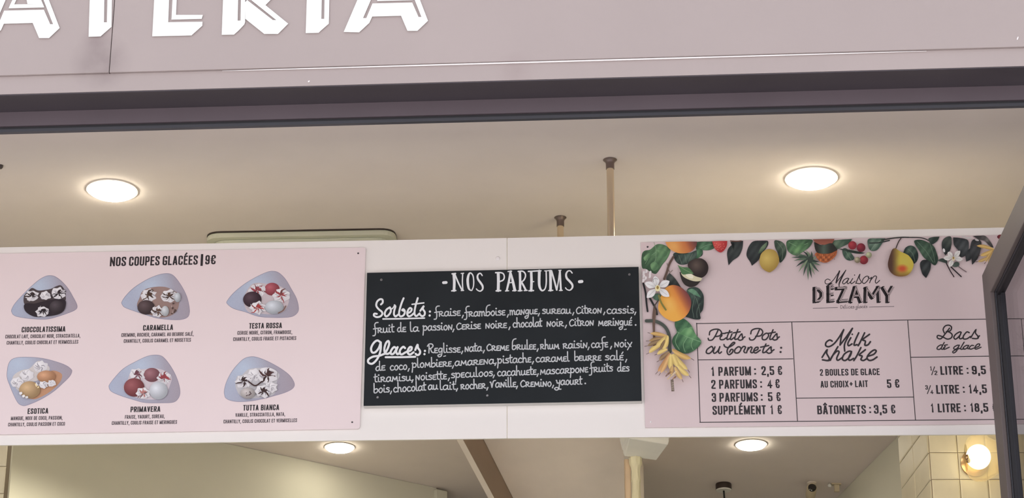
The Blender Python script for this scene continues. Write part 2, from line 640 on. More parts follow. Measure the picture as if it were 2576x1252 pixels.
# ---------- hand lettering on the slate (monoline, x-height = 1)
HAND = {
    'a': (.95, [[(.75, .88), (.4, 1), (.08, .6), (.12, .12), (.4, 0), (.72, .4), (.78, .95)], [(.78, .95), (.74, .2), (.98, .04)]]),
    'b': (.85, [[(.1, 2.1), (.1, 1.1), (.1, .1), (.45, 0), (.8, .4), (.62, .88), (.15, .72)]]),
    '6': (.9, [[(.85, 2.35), (.4, 2.2), (.14, 1.7), (.1, .9), (.1, .1), (.45, 0), (.82, .4), (.64, .88), (.15, .72)]]),
    'c': (.8, [[(.7, .86), (.4, 1), (.08, .55), (.25, .06), (.55, .02), (.8, .14)]]),
    'C': (1.0, [[(.92, 1.22), (.55, 1.38), (.1, .8), (.22, .12), (.55, 0), (.98, .22)]]),
    'd': (.95, [[(.7, .85), (.32, .92), (.06, .4), (.3, 0), (.66, .3), (.7, 1.2), (.72, 2.05)], [(.7, .6), (.75, .1), (.98, .04)]]),
    'E': (.68, [[(.62, 1.0), (.16, .94), (.12, .5), (.14, .06), (.64, .04)], [(.12, .52), (.52, .55)]]),
    'e': (.75, [[(.1, .48), (.6, .6), (.52, .98), (.18, .8), (.12, .25), (.42, 0), (.75, .18)]]),
    'f': (.8, [[(1.0, 2.25), (.6, 2.2), (.36, 1.75), (.46, .9), (.5, .1), (.36, -.55), (.0, -.62)], [(.12, .86), (.8, .98)]]),
    'g': (.9, [[(.7, .9), (.38, 1), (.08, .55), (.3, .1), (.66, .4), (.74, .95)], [(.74, .95), (.72, .1), (.55, -.7), (.12, -.9), (-.06, -.55), (.4, -.3)]]),
    'h': (.9, [[(.1, 2.1), (.1, 0)], [(.1, .6), (.4, 1), (.64, .75), (.68, .1), (.88, .04)]]),
    'i': (.45, [[(.15, .95), (.15, .15), (.4, .04)], 'dot', (.2, 1.5)]),
    'l': (.45, [[(.12, 2.1), (.14, .2), (.42, .04)]]),
    'm': (1.3, [[(.06, 1.0), (.14, .9), (.12, 0)], [(.12, .6), (.38, 1), (.58, .7), (.58, 0)], [(.58, .6), (.85, 1), (1.06, .7), (1.06, .12), (1.28, .04)]]),
    'M': (1.15, [[(.08, 0), (.16, .5), (.2, 1)], [(.2, 1), (.55, .3)], [(.55, .3), (.9, 1)], [(.9, 1), (.96, .12), (1.14, .05)]]),
    'N': (.88, [[(.1, 0), (.13, 1)], [(.13, 1), (.66, .06)], [(.66, .06), (.78, 1.05)]]),
    'o': (.85, [[(.42, 1), (.1, .62), (.2, .1), (.5, 0), (.76, .45), (.62, .92), (.42, 1)]]),
    'p': (.88, [[(.0, .98), (.12, .98), (.1, 0), (.0, -1.0)], [(.1, .7), (.5, 1), (.78, .6), (.56, .08), (.14, .14)]]),
    'R': (.95, [[(.12, 0), (.13, 1)], [(.04, .94), (.5, 1.03), (.7, .76), (.45, .52), (.16, .48)], [(.36, .48), (.56, .14), (.92, .04)]]),
    'Q': (1.1, [[(.14, 0), (.22, 1.6)], [(-.1, 1.5), (.2, 1.95), (.75, 1.95), (.95, 1.5), (.6, 1.05), (.25, .95)], [(.45, .95), (.7, .2), (1.1, .04)]]),
    's': (.72, [[(.64, .88), (.32, 1), (.12, .76), (.58, .42), (.52, .06), (.06, .06)]]),
    't': (.55, [[(.2, 1.75), (.2, .2), (.52, .04)], [(-.04, 1.1), (.55, 1.2)]]),
    'u': (.95, [[(.1, .95), (.1, .2), (.36, 0), (.66, .3), (.72, .95)], [(.72, .95), (.72, .2), (.95, .04)]]),
    'V': (1.0, [[(.0, 1.15), (.16, 1.1), (.36, 0)], [(.36, 0), (.66, 1.3), (1.1, 1.5)]]),
    'x': (.8, [[(.05, .95), (.65, .05)], [(.82, 1), (.02, -.62)]]),
    'y': (.9, [[(.02, .98), (.14, .95), (.24, .4), (.62, .42)], [(.8, 1), (.68, .1), (.5, -.9), (.0, -1.15), (-.35, -.8), (.15, -.55), (.7, -.95), (1.0, -.95)]]),
    'é': (.72, [[(.62, 1.0), (.16, .94), (.12, .5), (.14, .06), (.64, .04)], [(.12, .52), (.52, .55)], [(.4, 1.35), (.6, 1.75)]]),
    'D': (1.0, [[(.15, 0), (.15, 1.7)], [(.15, 1.7), (.7, 1.5), (.9, .8), (.6, .1), (.15, 0)]]),
}


def hand(mb, plane, e, s, p0, p1, xh=11.4, pen=2.9):
    x = 0.0
    strokes = []
    dots = []
    for ch in s:
        w, st = HAND[ch]
        k = 0
        while k < len(st):
            if st[k] == 'dot':
                dots.append((x + st[k + 1][0], st[k + 1][1])); k += 2; continue
            strokes.append([(x + a, b) for a, b in st[k]]); k += 1
        x += w + .06
    x -= .1
    wpx = p1[0] - p0[0]
    dy = p1[1] - p0[1]

    def T(q):
        t = q[0] / x
        return Vector((p0[0] + wpx * t - q[1] * xh * .02, p0[1] + dy * t - q[1] * xh))
    for k, st in enumerate(strokes):
        P = smooth([T(q) for q in st], 4)
        e += .000012
        for q, poly in enumerate(ribbon(P, pen)):
            mb.face([plane.at(v.x, v.y, e + q * 4e-6) for v in poly])
    for d in dots:
        for poly in ribbon([T(d)], pen * 1.5):
            mb.face([plane.at(v.x, v.y, e) for v in poly])


class Zoom:
    """traced coordinates: an enlarged view with its own origin and scale"""
    def __init__(self, x, y, s):
        self.x, self.y, self.s = x, y, s

    def __call__(self, pts):
        return [Vector((self.x + p[0] / self.s, self.y + p[1] / self.s)) for p in pts]


def trace(mb, plane, e, Z, strokes, w, cap='round', sm=True, cols=None, n=5):
    """traced pen strokes; each stroke is a point list, or (points, width), or ('o', points) when closed"""
    for st in strokes:
        e += .00003
        ww, closed = w, False
        if isinstance(st, tuple) and isinstance(st[0], str):
            closed, st = True, st[1]
        elif isinstance(st, tuple):
            st, ww = st
        P = Z(st)
        if len(P) == 1:
            pass
        elif sm:
            P = smooth(P, n, closed)
        if isinstance(ww, (list, tuple)):
            ww = [v / Z.s for v in ww]
            if sm:      # spread the given widths over the smoothed points
                m = len(ww) - 1
                ww = [ww[min(m, int(i / max(1, len(P) - 1) * m))] * (1 - (i / max(1, len(P) - 1) * m) % 1) + ww[min(m, int(i / max(1, len(P) - 1) * m) + 1)] * ((i / max(1, len(P) - 1) * m) % 1) for i in range(len(P))]
        else:
            ww = ww / Z.s
        for q, poly in enumerate(ribbon(P, ww, closed, cap)):
            mb.face([plane.at(v.x, v.y, e + q * 7e-6) for v in poly], cols=[cols] * len(poly) if cols else None)


INK_GAIN = 1.10


def ink(c):
    return tuple(min(.95, v * INK_GAIN) for v in srgb(c))


def mixc(a, b, t):
    t = max(0, min(1, t))
    return tuple(a[i] + (b[i] - a[i]) * t for i in range(3))


def tips(pts):
    """repeat pointed corners so that smoothing keeps them sharp"""
    P = [Vector((p[0], p[1])) for p in pts]
    out = []
    for i, p in enumerate(P):
        a, b = P[i - 1] - p, P[(i + 1) % len(P)] - p
        n = 2 if a.length > 0 and b.length > 0 and a.angle(b) < math.radians(88) else 1
        out += [p] * n
    return out


def fill(mb, plane, e, Z, pts, col, sm=True, n=4):
    """flat printed shape"""
    P = smooth(Z(tips(pts)), n, True) if sm else Z(pts)
    P = [p for k, p in enumerate(P) if (p - P[k - 1]).length > .02]
    V = [plane.at(p.x, p.y, e) for p in P]
    tris = tessellate_polygon([[Vector((p.x, p.y, 0)) for p in P]])
    c = ink(col)
    mb.mesh(V, tris, 0, [c] * len(V))


def blob(mb, plane, e, Z, pts, fn, sm=True, rings=6, n=4, clip=None):
    """printed shape with a colour that varies over it (star-shaped outline); fn in traced coordinates"""
    raw = tips(pts)
    P = smooth(raw, n, True) if sm else raw
    if clip is not None:
        P = [Vector((p.x, max(clip, p.y))) for p in P]
    c = sum(P, Vector((0, 0))) / len(P)
    vs, cs, fs = [], [], []
    N = len(P)
    for r in range(rings):
        t = 1 - r / rings
        for p in P:
            q = c + (p - c) * t
            z = Z([q])[0]
            vs.append(plane.at(z.x, z.y, e)); cs.append(ink(fn(q.x, q.y)))
    z = Z([c])[0]
    vs.append(plane.at(z.x, z.y, e)); cs.append(ink(fn(c.x, c.y)))
    for r in range(rings - 1):
        for k in range(N):
            j = (k + 1) % N
            fs.append((r * N + k, r * N + j, (r + 1) * N + j, (r + 1) * N + k))
    for k in range(N):
        fs.append(((rings - 1) * N + k, (rings - 1) * N + (k + 1) % N, rings * N))
    mb.mesh(vs, fs, 0, cs)


def ell(cx, cy, rx, ry, rot=0, n=14):
    a = math.radians(rot)
    return [(cx + rx * math.cos(t) * math.cos(a) - ry * math.sin(t) * math.sin(a),
             cy + rx * math.cos(t) * math.sin(a) + ry * math.sin(t) * math.cos(a))
            for t in [2 * math.pi * k / n for k in range(n)]]


def inside(x, y, poly):
    r = False
    j = len(poly) - 1
    for i in range(len(poly)):
        xi, yi = poly[i][0], poly[i][1]
        xj, yj = poly[j][0], poly[j][1]
        if (yi > y) != (yj > y) and x < (xj - xi) * (y - yi) / (yj - yi) + xi:
            r = not r
        j = i
    return r


# ------------------------------------------------------------------ setting: street, shell
g = MB(); g.box((-30, -40, -0.05), (30, 5.6, 0.0)); struct(g.build('ground', M['pavement']))
g = MB(); g.box((-6, 5.6, -0.05), (6, 14.2, 0.0)); struct(g.build('floor', M['floor']))
g = MB()
fe = lambda x: FAS.y0 - FAS.k * x + .168
cq = [Vector((-6, fe(-6), CEIL)), Vector((6, fe(6), CEIL)), Vector((6, 14.2, CEIL)), Vector((-6, 14.2, CEIL))]
g.prism(cq, [p + Vector((0, 0, .2)) for p in cq]); struct(g.build('ceiling', M['ceiling']))
g = MB(); g.box((-6.2, 5.5, 0), (-4.2, 14.2, CEIL)); struct(g.build('wall_left', M['wall']))
g = MB(); g.box((4.2, 5.5, 0), (6.2, 14.2, CEIL)); struct(g.build('wall_right', M['wall']))
g = MB(); g.box((-6, 13.0, 0), (6, 13.2, CEIL)); struct(g.build('wall_back', M['wall']))

g = MB(); g.box((-3.6, 6.35, 0), (3.6, 7.1, 1.0)); struct(g.build('bounce_block', M['white']))  # added block out of view, bounces the front lamps' light up to the ceiling

# ------------------------------------------------------------------ front: lintel, soffit, fascia
FB = CAMZ + 2.76      # fascia lower edge


def strip(plane, e0, e1, z0, z1, x0=-5.2, x1=5.2):
    """solid bar along a front plane between two depths"""
    mb = MB()
    o = Vector((0, plane.y0, 0))
    def P(x, z, e): return o + plane.u * x + plane.n * e + Vector((0, 0, z))
    mb.prism([P(x0, z0, e0), P(x1, z0, e0), P(x1, z1, e0), P(x0, z1, e0)],
             [P(x0, z0, e1), P(x1, z0, e1), P(x1, z1, e1), P(x0, z1, e1)])
    return mb


pA, pB = FAS.at(0, 238), FAS.at(2576, 165)
FB = (pA.z + pB.z) / 2
pl = FAS.at(1288, 157)
FL = pl.z            # height of the fold line
lin_b = LIN.at(1288, 284).z
lin_c = LIN.at(1288, 291).z
lin_d = LIN.at(1288, 299).z
struct(strip(FAS, 0.0, -0.10, FB, FL).build('trim_1', M['fascia']))          # lower pink strip
struct(strip(FAS, -0.001, -0.10, FB - 0.003, FB - 0.0005).build('trim_2', M['metal_dark']))    # dark soffit under it
struct(strip(LIN, 0.0, -0.03, lin_b, FB - 0.0035).build('trim_3', M['metal_lintel']))         # lintel face
# gasket groove and frame head
struct(strip(LIN, -0.006, -0.02, lin_c, lin_b - 0.0003).build('trim_4', M['metal_black']))
struct(strip(LIN, -0.001, -0.013, lin_d, lin_c - 0.0003).build('trim_5', M['frame_dark']))
struct(strip(FAS, -0.105, -0.165, FB + 0.0, FB + 3.0, -6.2, 6.2).build('wall_front', M['fascia']))


def fascia_panel(px0, px1, label):
    """panel proud of the strip by 7 mm, with a pale lower return"""
    mb = MB()
    zt = FB + 2.6
    a, b = FAS.at(px0, 157).x, FAS.at(px1, 157).x
    ka = FAS.u
    o = Vector((0, FAS.y0, 0))
    def P(x, z, e): return o + ka * (x / ka.x) + FAS.n * e + Vector((0, 0, z))
    mb.prism([P(a, FL + .0005, .007), P(b, FL + .0005, .007), P(b, zt, .007), P(a, zt, .007)],
             [P(a, FL + .0005, -.1), P(b, FL + .0005, -.1), P(b, zt, -.1), P(a, zt, -.1)], 0)
    o_ = mb.build('fascia_panel', M['fascia'], bevel=.0012)
    return tag(o_, label, 'fascia panel', 'pink fascia panels')


fascia_panel(-2600, 277.2, 'pink painted fascia panel left of the vertical joint, under the first letters')
fascia_panel(278.8, 5200, 'wide pink painted fascia panel right of the vertical joint, with the word ending')
# pale bead put in as the highlight line along the fold
mb = MB()
A = FAS.at(560, 160, .0026); B = FAS.at(2330, 120, .0026)
A.z = B.z = FL - .0024
NB = 24
for k in range(NB):
    t0, t1 = k / NB, (k + 1) / NB
    w0_ = .0006 + .0016 * math.sin(math.pi * min(1, t0 * 1.0)) ** .5 if 0 < t0 else .0006
    w1_ = .0006 + .0016 * math.sin(math.pi * t1) ** .5 if t1 < 1 else .0006
    P0, P1 = A.lerp(B, t0), A.lerp(B, t1)
    ra_, rb_ = [], []
    for m_ in range(8):
        an = 2 * math.pi * m_ / 8
        off = FAS.n * math.cos(an) + Vector((0, 0, 1)) * math.sin(an)
        ra_.append(P0 + off * w0_); rb_.append(P1 + off * w1_)
    for m_ in range(8):
        q_ = (m_ + 1) % 8
        mb.face([ra_[m_], ra_[q_], rb_[q_], rb_[m_]])
    if k == 0: mb.face(list(reversed(ra_)))
    if k == NB - 1: mb.face(rb_)
tag(mb.build('highlight_bead', M['fold_highlight'], smooth=True), 'thin pale bead put in as the highlight along the pink fascia fold', 'sealant')
# dried white paint flecks on the fascia
for fx, fy, rx, rz, lab in ((28, 183, .0022, .006, 'slanted white paint fleck on the pink fascia under the first letter A'), (777, 205, .0024, .0026, 'round white paint fleck low on the pink fascia below the letter R'), (2559, 100, .0018, .005, 'thin white paint fleck high on the pink fascia near the door leaf')):
    on = .0072 if fy < 150 else .0002
    mb = MB()
    pts_ = [(FAS.at(fx, fy) + FAS.u * (math.cos(t) * rx + math.sin(t) * rz * .35) + Vector((0, 0, math.sin(t) * rz))) for t in [2 * math.pi * k / 10 for k in range(10)]]
    mb.prism([p + FAS.n * (on + .0012) for p in pts_], [p + FAS.n * on for p in pts_])
    tag(mb.build('paint_fleck', M['screw_white'], bevel=.0004), lab, 'paint fleck', 'white paint flecks on the fascia')
# letters ---------------------------------------------------------------
Z1, Z2 = Zoom(0, 0, 3.478), Zoom(600, 0, 3.478)


def sign_letter(Z, polys, label, dx=0, dy=0):
    mb = MB()
    base = FAS.at(Z([(polys[0][0][0] + dx, polys[0][0][1] + dy)])[0].x, 60, .007)
    for k, p in enumerate(polys):
        q = Z([(x + dx, y + dy) for x, y in p])
        e1 = .0105 + .0001 * k
        mb.prism([FAS.at(v.x, v.y, e1) for v in q], [FAS.at(v.x, v.y, .0072) for v in q], 0, 1)
    o = mb.build('sign_letter', [M['letter'], M['letter_side']])
    return tag(o, label, 'sign letter', 'backlit letters on the fascia')


LA = [[(920, 280), (1055, 283), (1145, 200), (1172, 140), (1118, 158), (1090, 158), (1330, -400), (1210, -400)],
      [(1118, 158), (1172, 30), (1520, 22), (1575, 148), (1422, 138), (1168, 145)],
      [(1422, 138), (1478, 270), (1565, 270), (1658, 182), (1415, -450), (1365, -450), (1600, 148), (1575, 148)],
      [(1211, 10), (1524, 2), (1511, -28), (1226, -25)],
      [(1226, -25), (1261, -25), (1340, -200), (1310, -200)],
      [(1376, -28), (1511, -28), (1440, -200), (1340, -200)],
      [(1210, -400), (1330, -400), (1365, -450), (1415, -450), (1390, -520), (1250, -520)]]
sign_letter(Z1, LA, 'white backlit letter A at the start of the row, cut by the photo edge', -1136, 63)
sign_letter(Z1, [[(798, -420), (775, 322), (880, 318), (915, 287), (910, 195), (920, -420)],
                 [(910, 195), (935, 195), (975, 235), (915, 287)],
                 [(950, -420), (935, 195), (975, 235), (987, -420)],
                 [(640, -420), (1140, -430), (1130, -560), (650, -560)]],
            'white backlit letter T beside the vertical joint of the fascia')
sign_letter(Z1, [[(1375, -500), (1332, 318), (1675, 310), (1770, 225), (1772, 190), (1472, 194), (1498, -500)],
                 [(1525, -300), (1500, 172), (1765, 165), (1775, 130), (1540, 130), (1560, -300)],
                 [(1550, -130), (1740, -135), (1740, -220), (1548, -215)],
                 [(1498, -500), (1790, -510), (1790, -400), (1490, -390)]],
            'white backlit letter E with a broad foot, right of the T')
sign_letter(Z2, [[(-118, -480), (-147, 305), (-40, 303), (0, 268), (-8, 180), (10, -480)],
                 [(-8, 180), (18, 180), (58, 170), (58, 192), (50, 215), (0, 268)],
                 [(28, -480), (18, 180), (58, 170), (60, -480)],
                 [(60, 165), (225, 297), (345, 297), (435, 207), (330, 175), (300, 175), (75, 0), (58, 20)],
                 [(110, 0), (330, 175), (435, 207), (236, 45), (290, -10), (240, -60), (150, -60)],
                 [(290, -10), (360, -150), (340, -330), (240, -460), (60, -480), (60, -380), (210, -350), (250, -220), (200, -110), (60, -80), (60, -20), (150, -20)]],
            'white backlit letter R with a slanting leg, between E and I')
sign_letter(Z2, [[(612, -480), (588, 290), (700, 287), (727, 262), (725, 165), (738, -480)],
                 [(725, 165), (750, 165), (790, 207), (727, 262)],
                 [(760, -480), (750, 165), (790, 207), (805, -480)]],
            'white backlit letter I, a single upright before the last A')
sign_letter(Z2, LA, 'white backlit letter A ending the row on the right')

g = MB(); g.box((1.95, 5.3, 0), (5.2, 5.72, FB - .06)); struct(g.build('shade_block_right', M['metal_dark']))  # added dark pier out of view, shades the right side of the opening

# ------------------------------------------------------------------ white menu band (two panels meeting at a seam)
def board_solid(mb, plane, quad, e0, e1, mi=0, side=1):
    f = [plane.at(x, y, e1) for x, y in quad]
    b = [p - plane.n * (e1 - e0) for p in f]
    mb.prism(f, b, mi, side)


def band_panel(quad, label):
    mb = MB()
    board_solid(mb, BAND, quad, -.007, 0, 0, 1)
    return tag(mb.build('menu_band_panel', [M['band'], M['band_edge']], bevel=.0015), label, 'menu band', 'white panels of the menu band')


sx = 1275.6
band_panel([(-700, 634.5), (-700, 1129), (sx - .3, 1102), (sx - .3, 598)], 'long white laminate menu band panel behind the pink dessert menu, left of the seam')
band_panel([(sx + .3, 598), (sx + .3, 1102), (3150, 1086.5), (3150, 558.5)], 'long white laminate menu band panel behind the illustrated price menu, right of the seam')
# white screw cap above the chalkboard
def screw(plane, px, py, e, r, m, parent):
    mb = MB()
    c = plane.at(px, py, e)
    rot = plane.n.to_track_quat('Z', 'Y').to_matrix()
    mb.lathe([(r, 0), (r, .0012), (r * .7, .0022)], c, 12, 0, mtx=rot)
    return mb.build('screw', m, parent, smooth=False)


mb = MB()
c = BAND.at(1252, 650, .0003)
mb.lathe([(.006, 0), (.006, .0015), (.004, .0028)], c, 14, 0, mtx=BAND.n.to_track_quat('Z', 'Y').to_matrix())
tag(mb.build('screw_cap', M['screw_white']), 'small round white screw cap on the band above the chalkboard heading', 'screw cap')

# ------------------------------------------------------------------ left menu: ice-cream sundaes
E_L = .006


def menu_root(name, quad, label, cat):
    a = BAND.at((quad[1][0] + quad[2][0]) / 2, quad[1][1], .003)
    return empty(name, a, label, cat)


qL = [(-330, 643), (-330, 1097.5), (905, 1078), (920, 622)]
left = menu_root('menu_board', qL, 'pink menu panel with six sundae pictures, on the white band', 'menu')
mb = MB()
qr = rounded([Vector(p) for p in qL], 7, True, 4)
board_solid(mb, BAND, [(p.x, p.y) for p in qr], .0004, E_L, 0, 1)
mb.build('panel', [M['pink'], M['pink_edge']], left)
e = E_L + .0004
h = MB()
for s, x0, x1 in (('NOS', 276, 316.5), ('COUPES', 324, 401), ('GLACÉES', 408.5, 497), ('|', 503.8, 510.5), ('9€', 516, 542)):
    yb = lambda x: 669.5 - (x - 276) * (5.2 / 266)
    text(h, BAND, e, s, (x0, yb(x0)), (x1, yb(x1)), 23.2)
h.build('heading', M['ink'], left)

DISHES = [
    ('CIOCCOLATISSIMA', (54, 835.6), (164, 833.8), 13.6, ['CHOCOLAT LAIT, CHOCOLAT NOIR, STRACCIATELLA,', (13, 851), (202, 848.3), 'CHANTILLY, COULIS CHOCOLAT ET VERMICELLES', (16.5, 866.5), (196.5, 863.8)]),
    ('CARAMELLA', (359.5, 831.3), (435, 829.6), 13.8, ['CREMINO, ROCHER, CARAMEL AU BEURRE SALÉ,', (305, 847), (487, 844), 'CHANTILLY, COULIS CARAMEL ET NOISETTES', (311, 862), (480, 859)]),
    ('TESTA ROSSA', (626.5, 826.3), (709, 824.8), 13.8, ['CERISE NOIRE, CITRON, FRAMBOISE,', (597, 841.5), (735, 839.5), 'CHANTILLY, COULIS FRAISE ET PISTACHES', (586.5, 857.3), (745, 854.5)]),
    ('ESOTICA', (69, 1040.8), (121, 1039.6), 13.8, ['MANGUE, NOIX DE COCO, PASSION,', (27, 1056.5), (157, 1054.8), 'CHANTILLY, COULIS PASSION ET COCO', (20, 1072), (163, 1070)]),
    ('PRIMAVERA', (328, 1036.3), (403, 1035), 13.8, ['FRAISE, YAOURT, SUREAU,', (314, 1053), (414, 1051), 'CHANTILLY, COULIS FRAISE ET MERINGUES', (281, 1068.3), (445, 1065.5)]),
    ('TUTTA BIANCA', (611.5, 1032.4), (702, 1031), 14.2, ['VANILLE, STRACCIATELLA, NATA,', (592, 1048), (717, 1045.6), 'CHANTILLY, COULIS CHOCOLAT ET VERMICELLES', (562, 1064.5), (747, 1061)]),
]
for nm, p0, p1, hp, d in DISHES:
    t = MB(); text(t, BAND, e, nm, p0, p1, hp, pen=.16); t.build('dish_name', M['ink'], left)
    t = MB()
    text(t, BAND, e, d[0], d[1], d[2], 9.2, pen=.15)
    text(t, BAND, e, d[3], d[4], d[5], 9.2, pen=.15)
    t.build('description', M['ink_soft'], left)
for px, py in ((901, 637), (886, 1061.5)):
    screw(BAND, px, py, E_L, .0024, M['screw_dark'], left)

BZ1, BZ2, BZ3, BZ4 = Zoom(0, 620, 4.815), Zoom(480, 620, 4.815), Zoom(0, 870, 4.815), Zoom(480, 870, 4.815)
rnd = random.Random(7)


def flecks(mb, Z, ee, poly, n, pal, size, asp=2.2):
    xs = [p[0] for p in poly]; ys = [p[1] for p in poly]
    k = 0
    tries = 0
    while k < n and tries < n * 30:
        tries += 1
        x, y = rnd.uniform(min(xs), max(xs)), rnd.uniform(min(ys), max(ys))
        if not inside(x, y, poly):
            continue
        r = size * rnd.uniform(.55, 1.25)
        a = asp * rnd.uniform(.6, 1.3)
        rot = rnd.choice((60, 75, 90, 105, 120, 40, 150)) + rnd.uniform(-15, 15)
        pts = [(px + rnd.uniform(-.25, .25) * r, py + rnd.uniform(-.25, .25) * r) for px, py in ell(x, y, r * a, r, rot, 7)]
        fill(mb, BAND, ee + .00002 * k, Z, pts, rnd.choice(pal), True, 2)
        k += 1


def bowl(Z, outline, parts, hi, label):
    b = MB()
    cx = sum(p[0] for p in outline) / len(outline); cy = sum(p[1] for p in outline) / len(outline)
    R = max(abs(p[0] - cx) for p in outline)
    def fn(x, y):
        t = (x - cx) / (2 * R) + .5
        c = mixc((166, 174, 194), (156, 146, 156), t)
        d = math.hypot((x - hi[0]) / R, (y - hi[1]) / R)
        c = mixc((176, 188, 206), c, d * 1.5)
        return mixc(c, (140, 132, 144), .35 * max(0, (y - cy) / R - .35))
    blob(b, BAND, e, Z, outline, fn, True, 8)
    # thin darker rim of the bowl picture
    P = smooth(Z(outline), 4, True)
    for poly in ribbon(P, .9, True):
        b.face([BAND.at(v.x, v.y, e + .0001) for v in poly], cols=[ink((128, 124, 146))] * len(poly))
    o = b.build('bowl_picture', M['print'], left, ink=True)
    tag(o, label)
    k = MB()
    ee = e + .0003
    for it in parts:
        if it[0] == 'm':
            fill(k, BAND, ee, Z, it[1], it[2])
        elif it[0] == 's':        # scoop: cx, cy, rx, ry, colour
            _, x, y, rx, ry, c = it
            blob(k, BAND, ee, Z, ell(x, y, rx, ry), lambda X, Y: mixc(mixc(c, (255, 255, 255), .14), mixc(c, (0, 0, 0), .28), math.hypot((X - x + rx * .3) / rx, (Y - y + ry * .3) / ry) * .8), True, 5, 2)
        elif it[0] == 'f':
            flecks(k, Z, ee, it[1], it[2], it[3], it[4], it[5] if len(it) > 5 else 2.2)
            ee += .0008
        elif it[0] == 'r':
            rosette(k, Z, ee, it[1], it[2], it[3], it[4])
            ee += .0012
        elif it[0] == 'l':
            trace(k, BAND, ee, Z, it[1], it[2], cols=ink(it[3]))
        ee += .0001
    k.build('ice_cream', M['print'], o, ink=True)


WH, CR, DK = (216, 214, 218), (196, 188, 184), (48, 38, 40)


def rosette(mb, Z, ee, x, y, r, sauce, cream=(206, 203, 206), sq=.8):
    """swirl of whipped cream with trickles of sauce"""
    n = 7
    pts = []
    for k in range(n * 2):
        a = math.pi * k / n
        rr = r * (1.0 if k % 2 else .84) * rnd.uniform(.86, 1.10)
        pts.append((x + rr * math.cos(a), y + rr * sq * math.sin(a)))
    blob(mb, BAND, ee, Z, pts, lambda X, Y: mixc((228, 226, 228), cream, math.hypot(X - x + r * .2, Y - y + r * .25) / r), True, 4, 3)

    def swirl(a, r0, r1, tw, w, c, lift):
        P = []
        for m in range(4):
            t = m / 3
            q = r0 + (r1 - r0) * t
            b = a + tw * t + rnd.uniform(-.12, .12)
            P.append((x + r * q * math.cos(b), y + r * q * sq * math.sin(b)))
        trace(mb, BAND, ee + lift, Z, [(P, [r * w * .5, r * w, r * w * .8, r * w * .3])], 5, cols=ink(c))
    for k in range(8):
        swirl(rnd.uniform(0, 6.28), .15, rnd.uniform(.6, .95), rnd.uniform(.4, 1.0), rnd.uniform(.07, .14), rnd.choice(((166, 162, 168), (146, 142, 150), (182, 178, 184))), .00008)
    if sauce:
        fill(mb, BAND, ee + .0004, Z, [(x + r * .1 + r * rnd.uniform(.22, .42) * math.cos(t), y - r * .2 + r * sq * rnd.uniform(.18, .36) * math.sin(t)) for t in [.785 * k for k in range(8)]], sauce[0])
        a0 = rnd.uniform(0, 6.28)
        for k in range(6):
            swirl(a0 + k * 1.05 + rnd.uniform(-.4, .4), .1, rnd.uniform(.55, 1.08), rnd.uniform(-.2, .9), rnd.uniform(.12, .24), rnd.choice(sauce), .0006)
        for k in range(5):
            swirl(rnd.uniform(0, 6.28), rnd.uniform(.3, .5), rnd.uniform(.7, 1.0), rnd.uniform(.2, .7), rnd.uniform(.08, .15), rnd.choice(((226, 224, 226), (206, 202, 206))), .0009)


bowl(BZ1, [(145, 800), (140, 765), (180, 690), (270, 590), (370, 490), (470, 405), (550, 360), (610, 350), (670, 365), (745, 420), (825, 510), (890, 620), (930, 700), (930, 745), (895, 775), (830, 802), (720, 840), (600, 873), (500, 880), (350, 870), (220, 850), (165, 828)],
     [('m', [(290, 600), (340, 540), (390, 500), (460, 530), (540, 525), (620, 510), (680, 480), (740, 470), (790, 540), (795, 600), (790, 650), (690, 670), (560, 690), (420, 700), (300, 700)], (74, 64, 66)),
      ('r', 385, 595, 92, [(58, 46, 46), (44, 36, 38)]), ('r', 710, 565, 96, [(58, 46, 46), (44, 36, 38)]),
      ('m', [(290, 710), (330, 685), (420, 690), (520, 665), (640, 640), (720, 635), (790, 650), (795, 720), (765, 785), (690, 825), (560, 845), (430, 850), (345, 815), (300, 770)], (44, 36, 42)),
      ('s', 690, 730, 90, 80, (56, 46, 52)),
      ('r', 515, 785, 88, [(44, 36, 40), (54, 44, 46)]), ('r', 545, 595, 72, None)],
     (470, 480), 'bowl picture with dark chocolate scoops')
bowl(BZ1, [(1480, 700), (1475, 670), (1520, 600), (1620, 500), (1760, 410), (1880, 355), (1980, 328), (2060, 330), (2120, 370), (2200, 480), (2260, 600), (2290, 720), (2295, 800), (2270, 855), (2200, 882), (2080, 885), (1900, 865), (1750, 820), (1600, 770), (1510, 735)],
     [('m', [(1660, 720), (1690, 620), (1735, 530), (1860, 490), (2000, 488), (2100, 530), (2185, 590), (2170, 680), (2150, 760), (2080, 830), (1960, 860), (1860, 840), (1740, 800)], (146, 122, 116)),
      ('r', 1800, 590, 105, [(84, 62, 48), (70, 52, 44)]), ('r', 2045, 600, 105, [(84, 62, 50), (70, 54, 48)]),
      ('s', 1770, 735, 105, 88, (72, 54, 56)),
      ('r', 1905, 785, 92, [(92, 70, 60), (78, 58, 52)]),
      ('s', 2000, 780, 46, 62, (206, 210, 214)), ('s', 2150, 615, 40, 58, (204, 210, 216)),
      ('f', [(2050, 700), (2160, 660), (2150, 760), (2080, 830)], 7, [(82, 64, 60), (170, 150, 146)], 9)],
     (1830, 480), 'bowl picture with caramel and hazelnut ice cream')
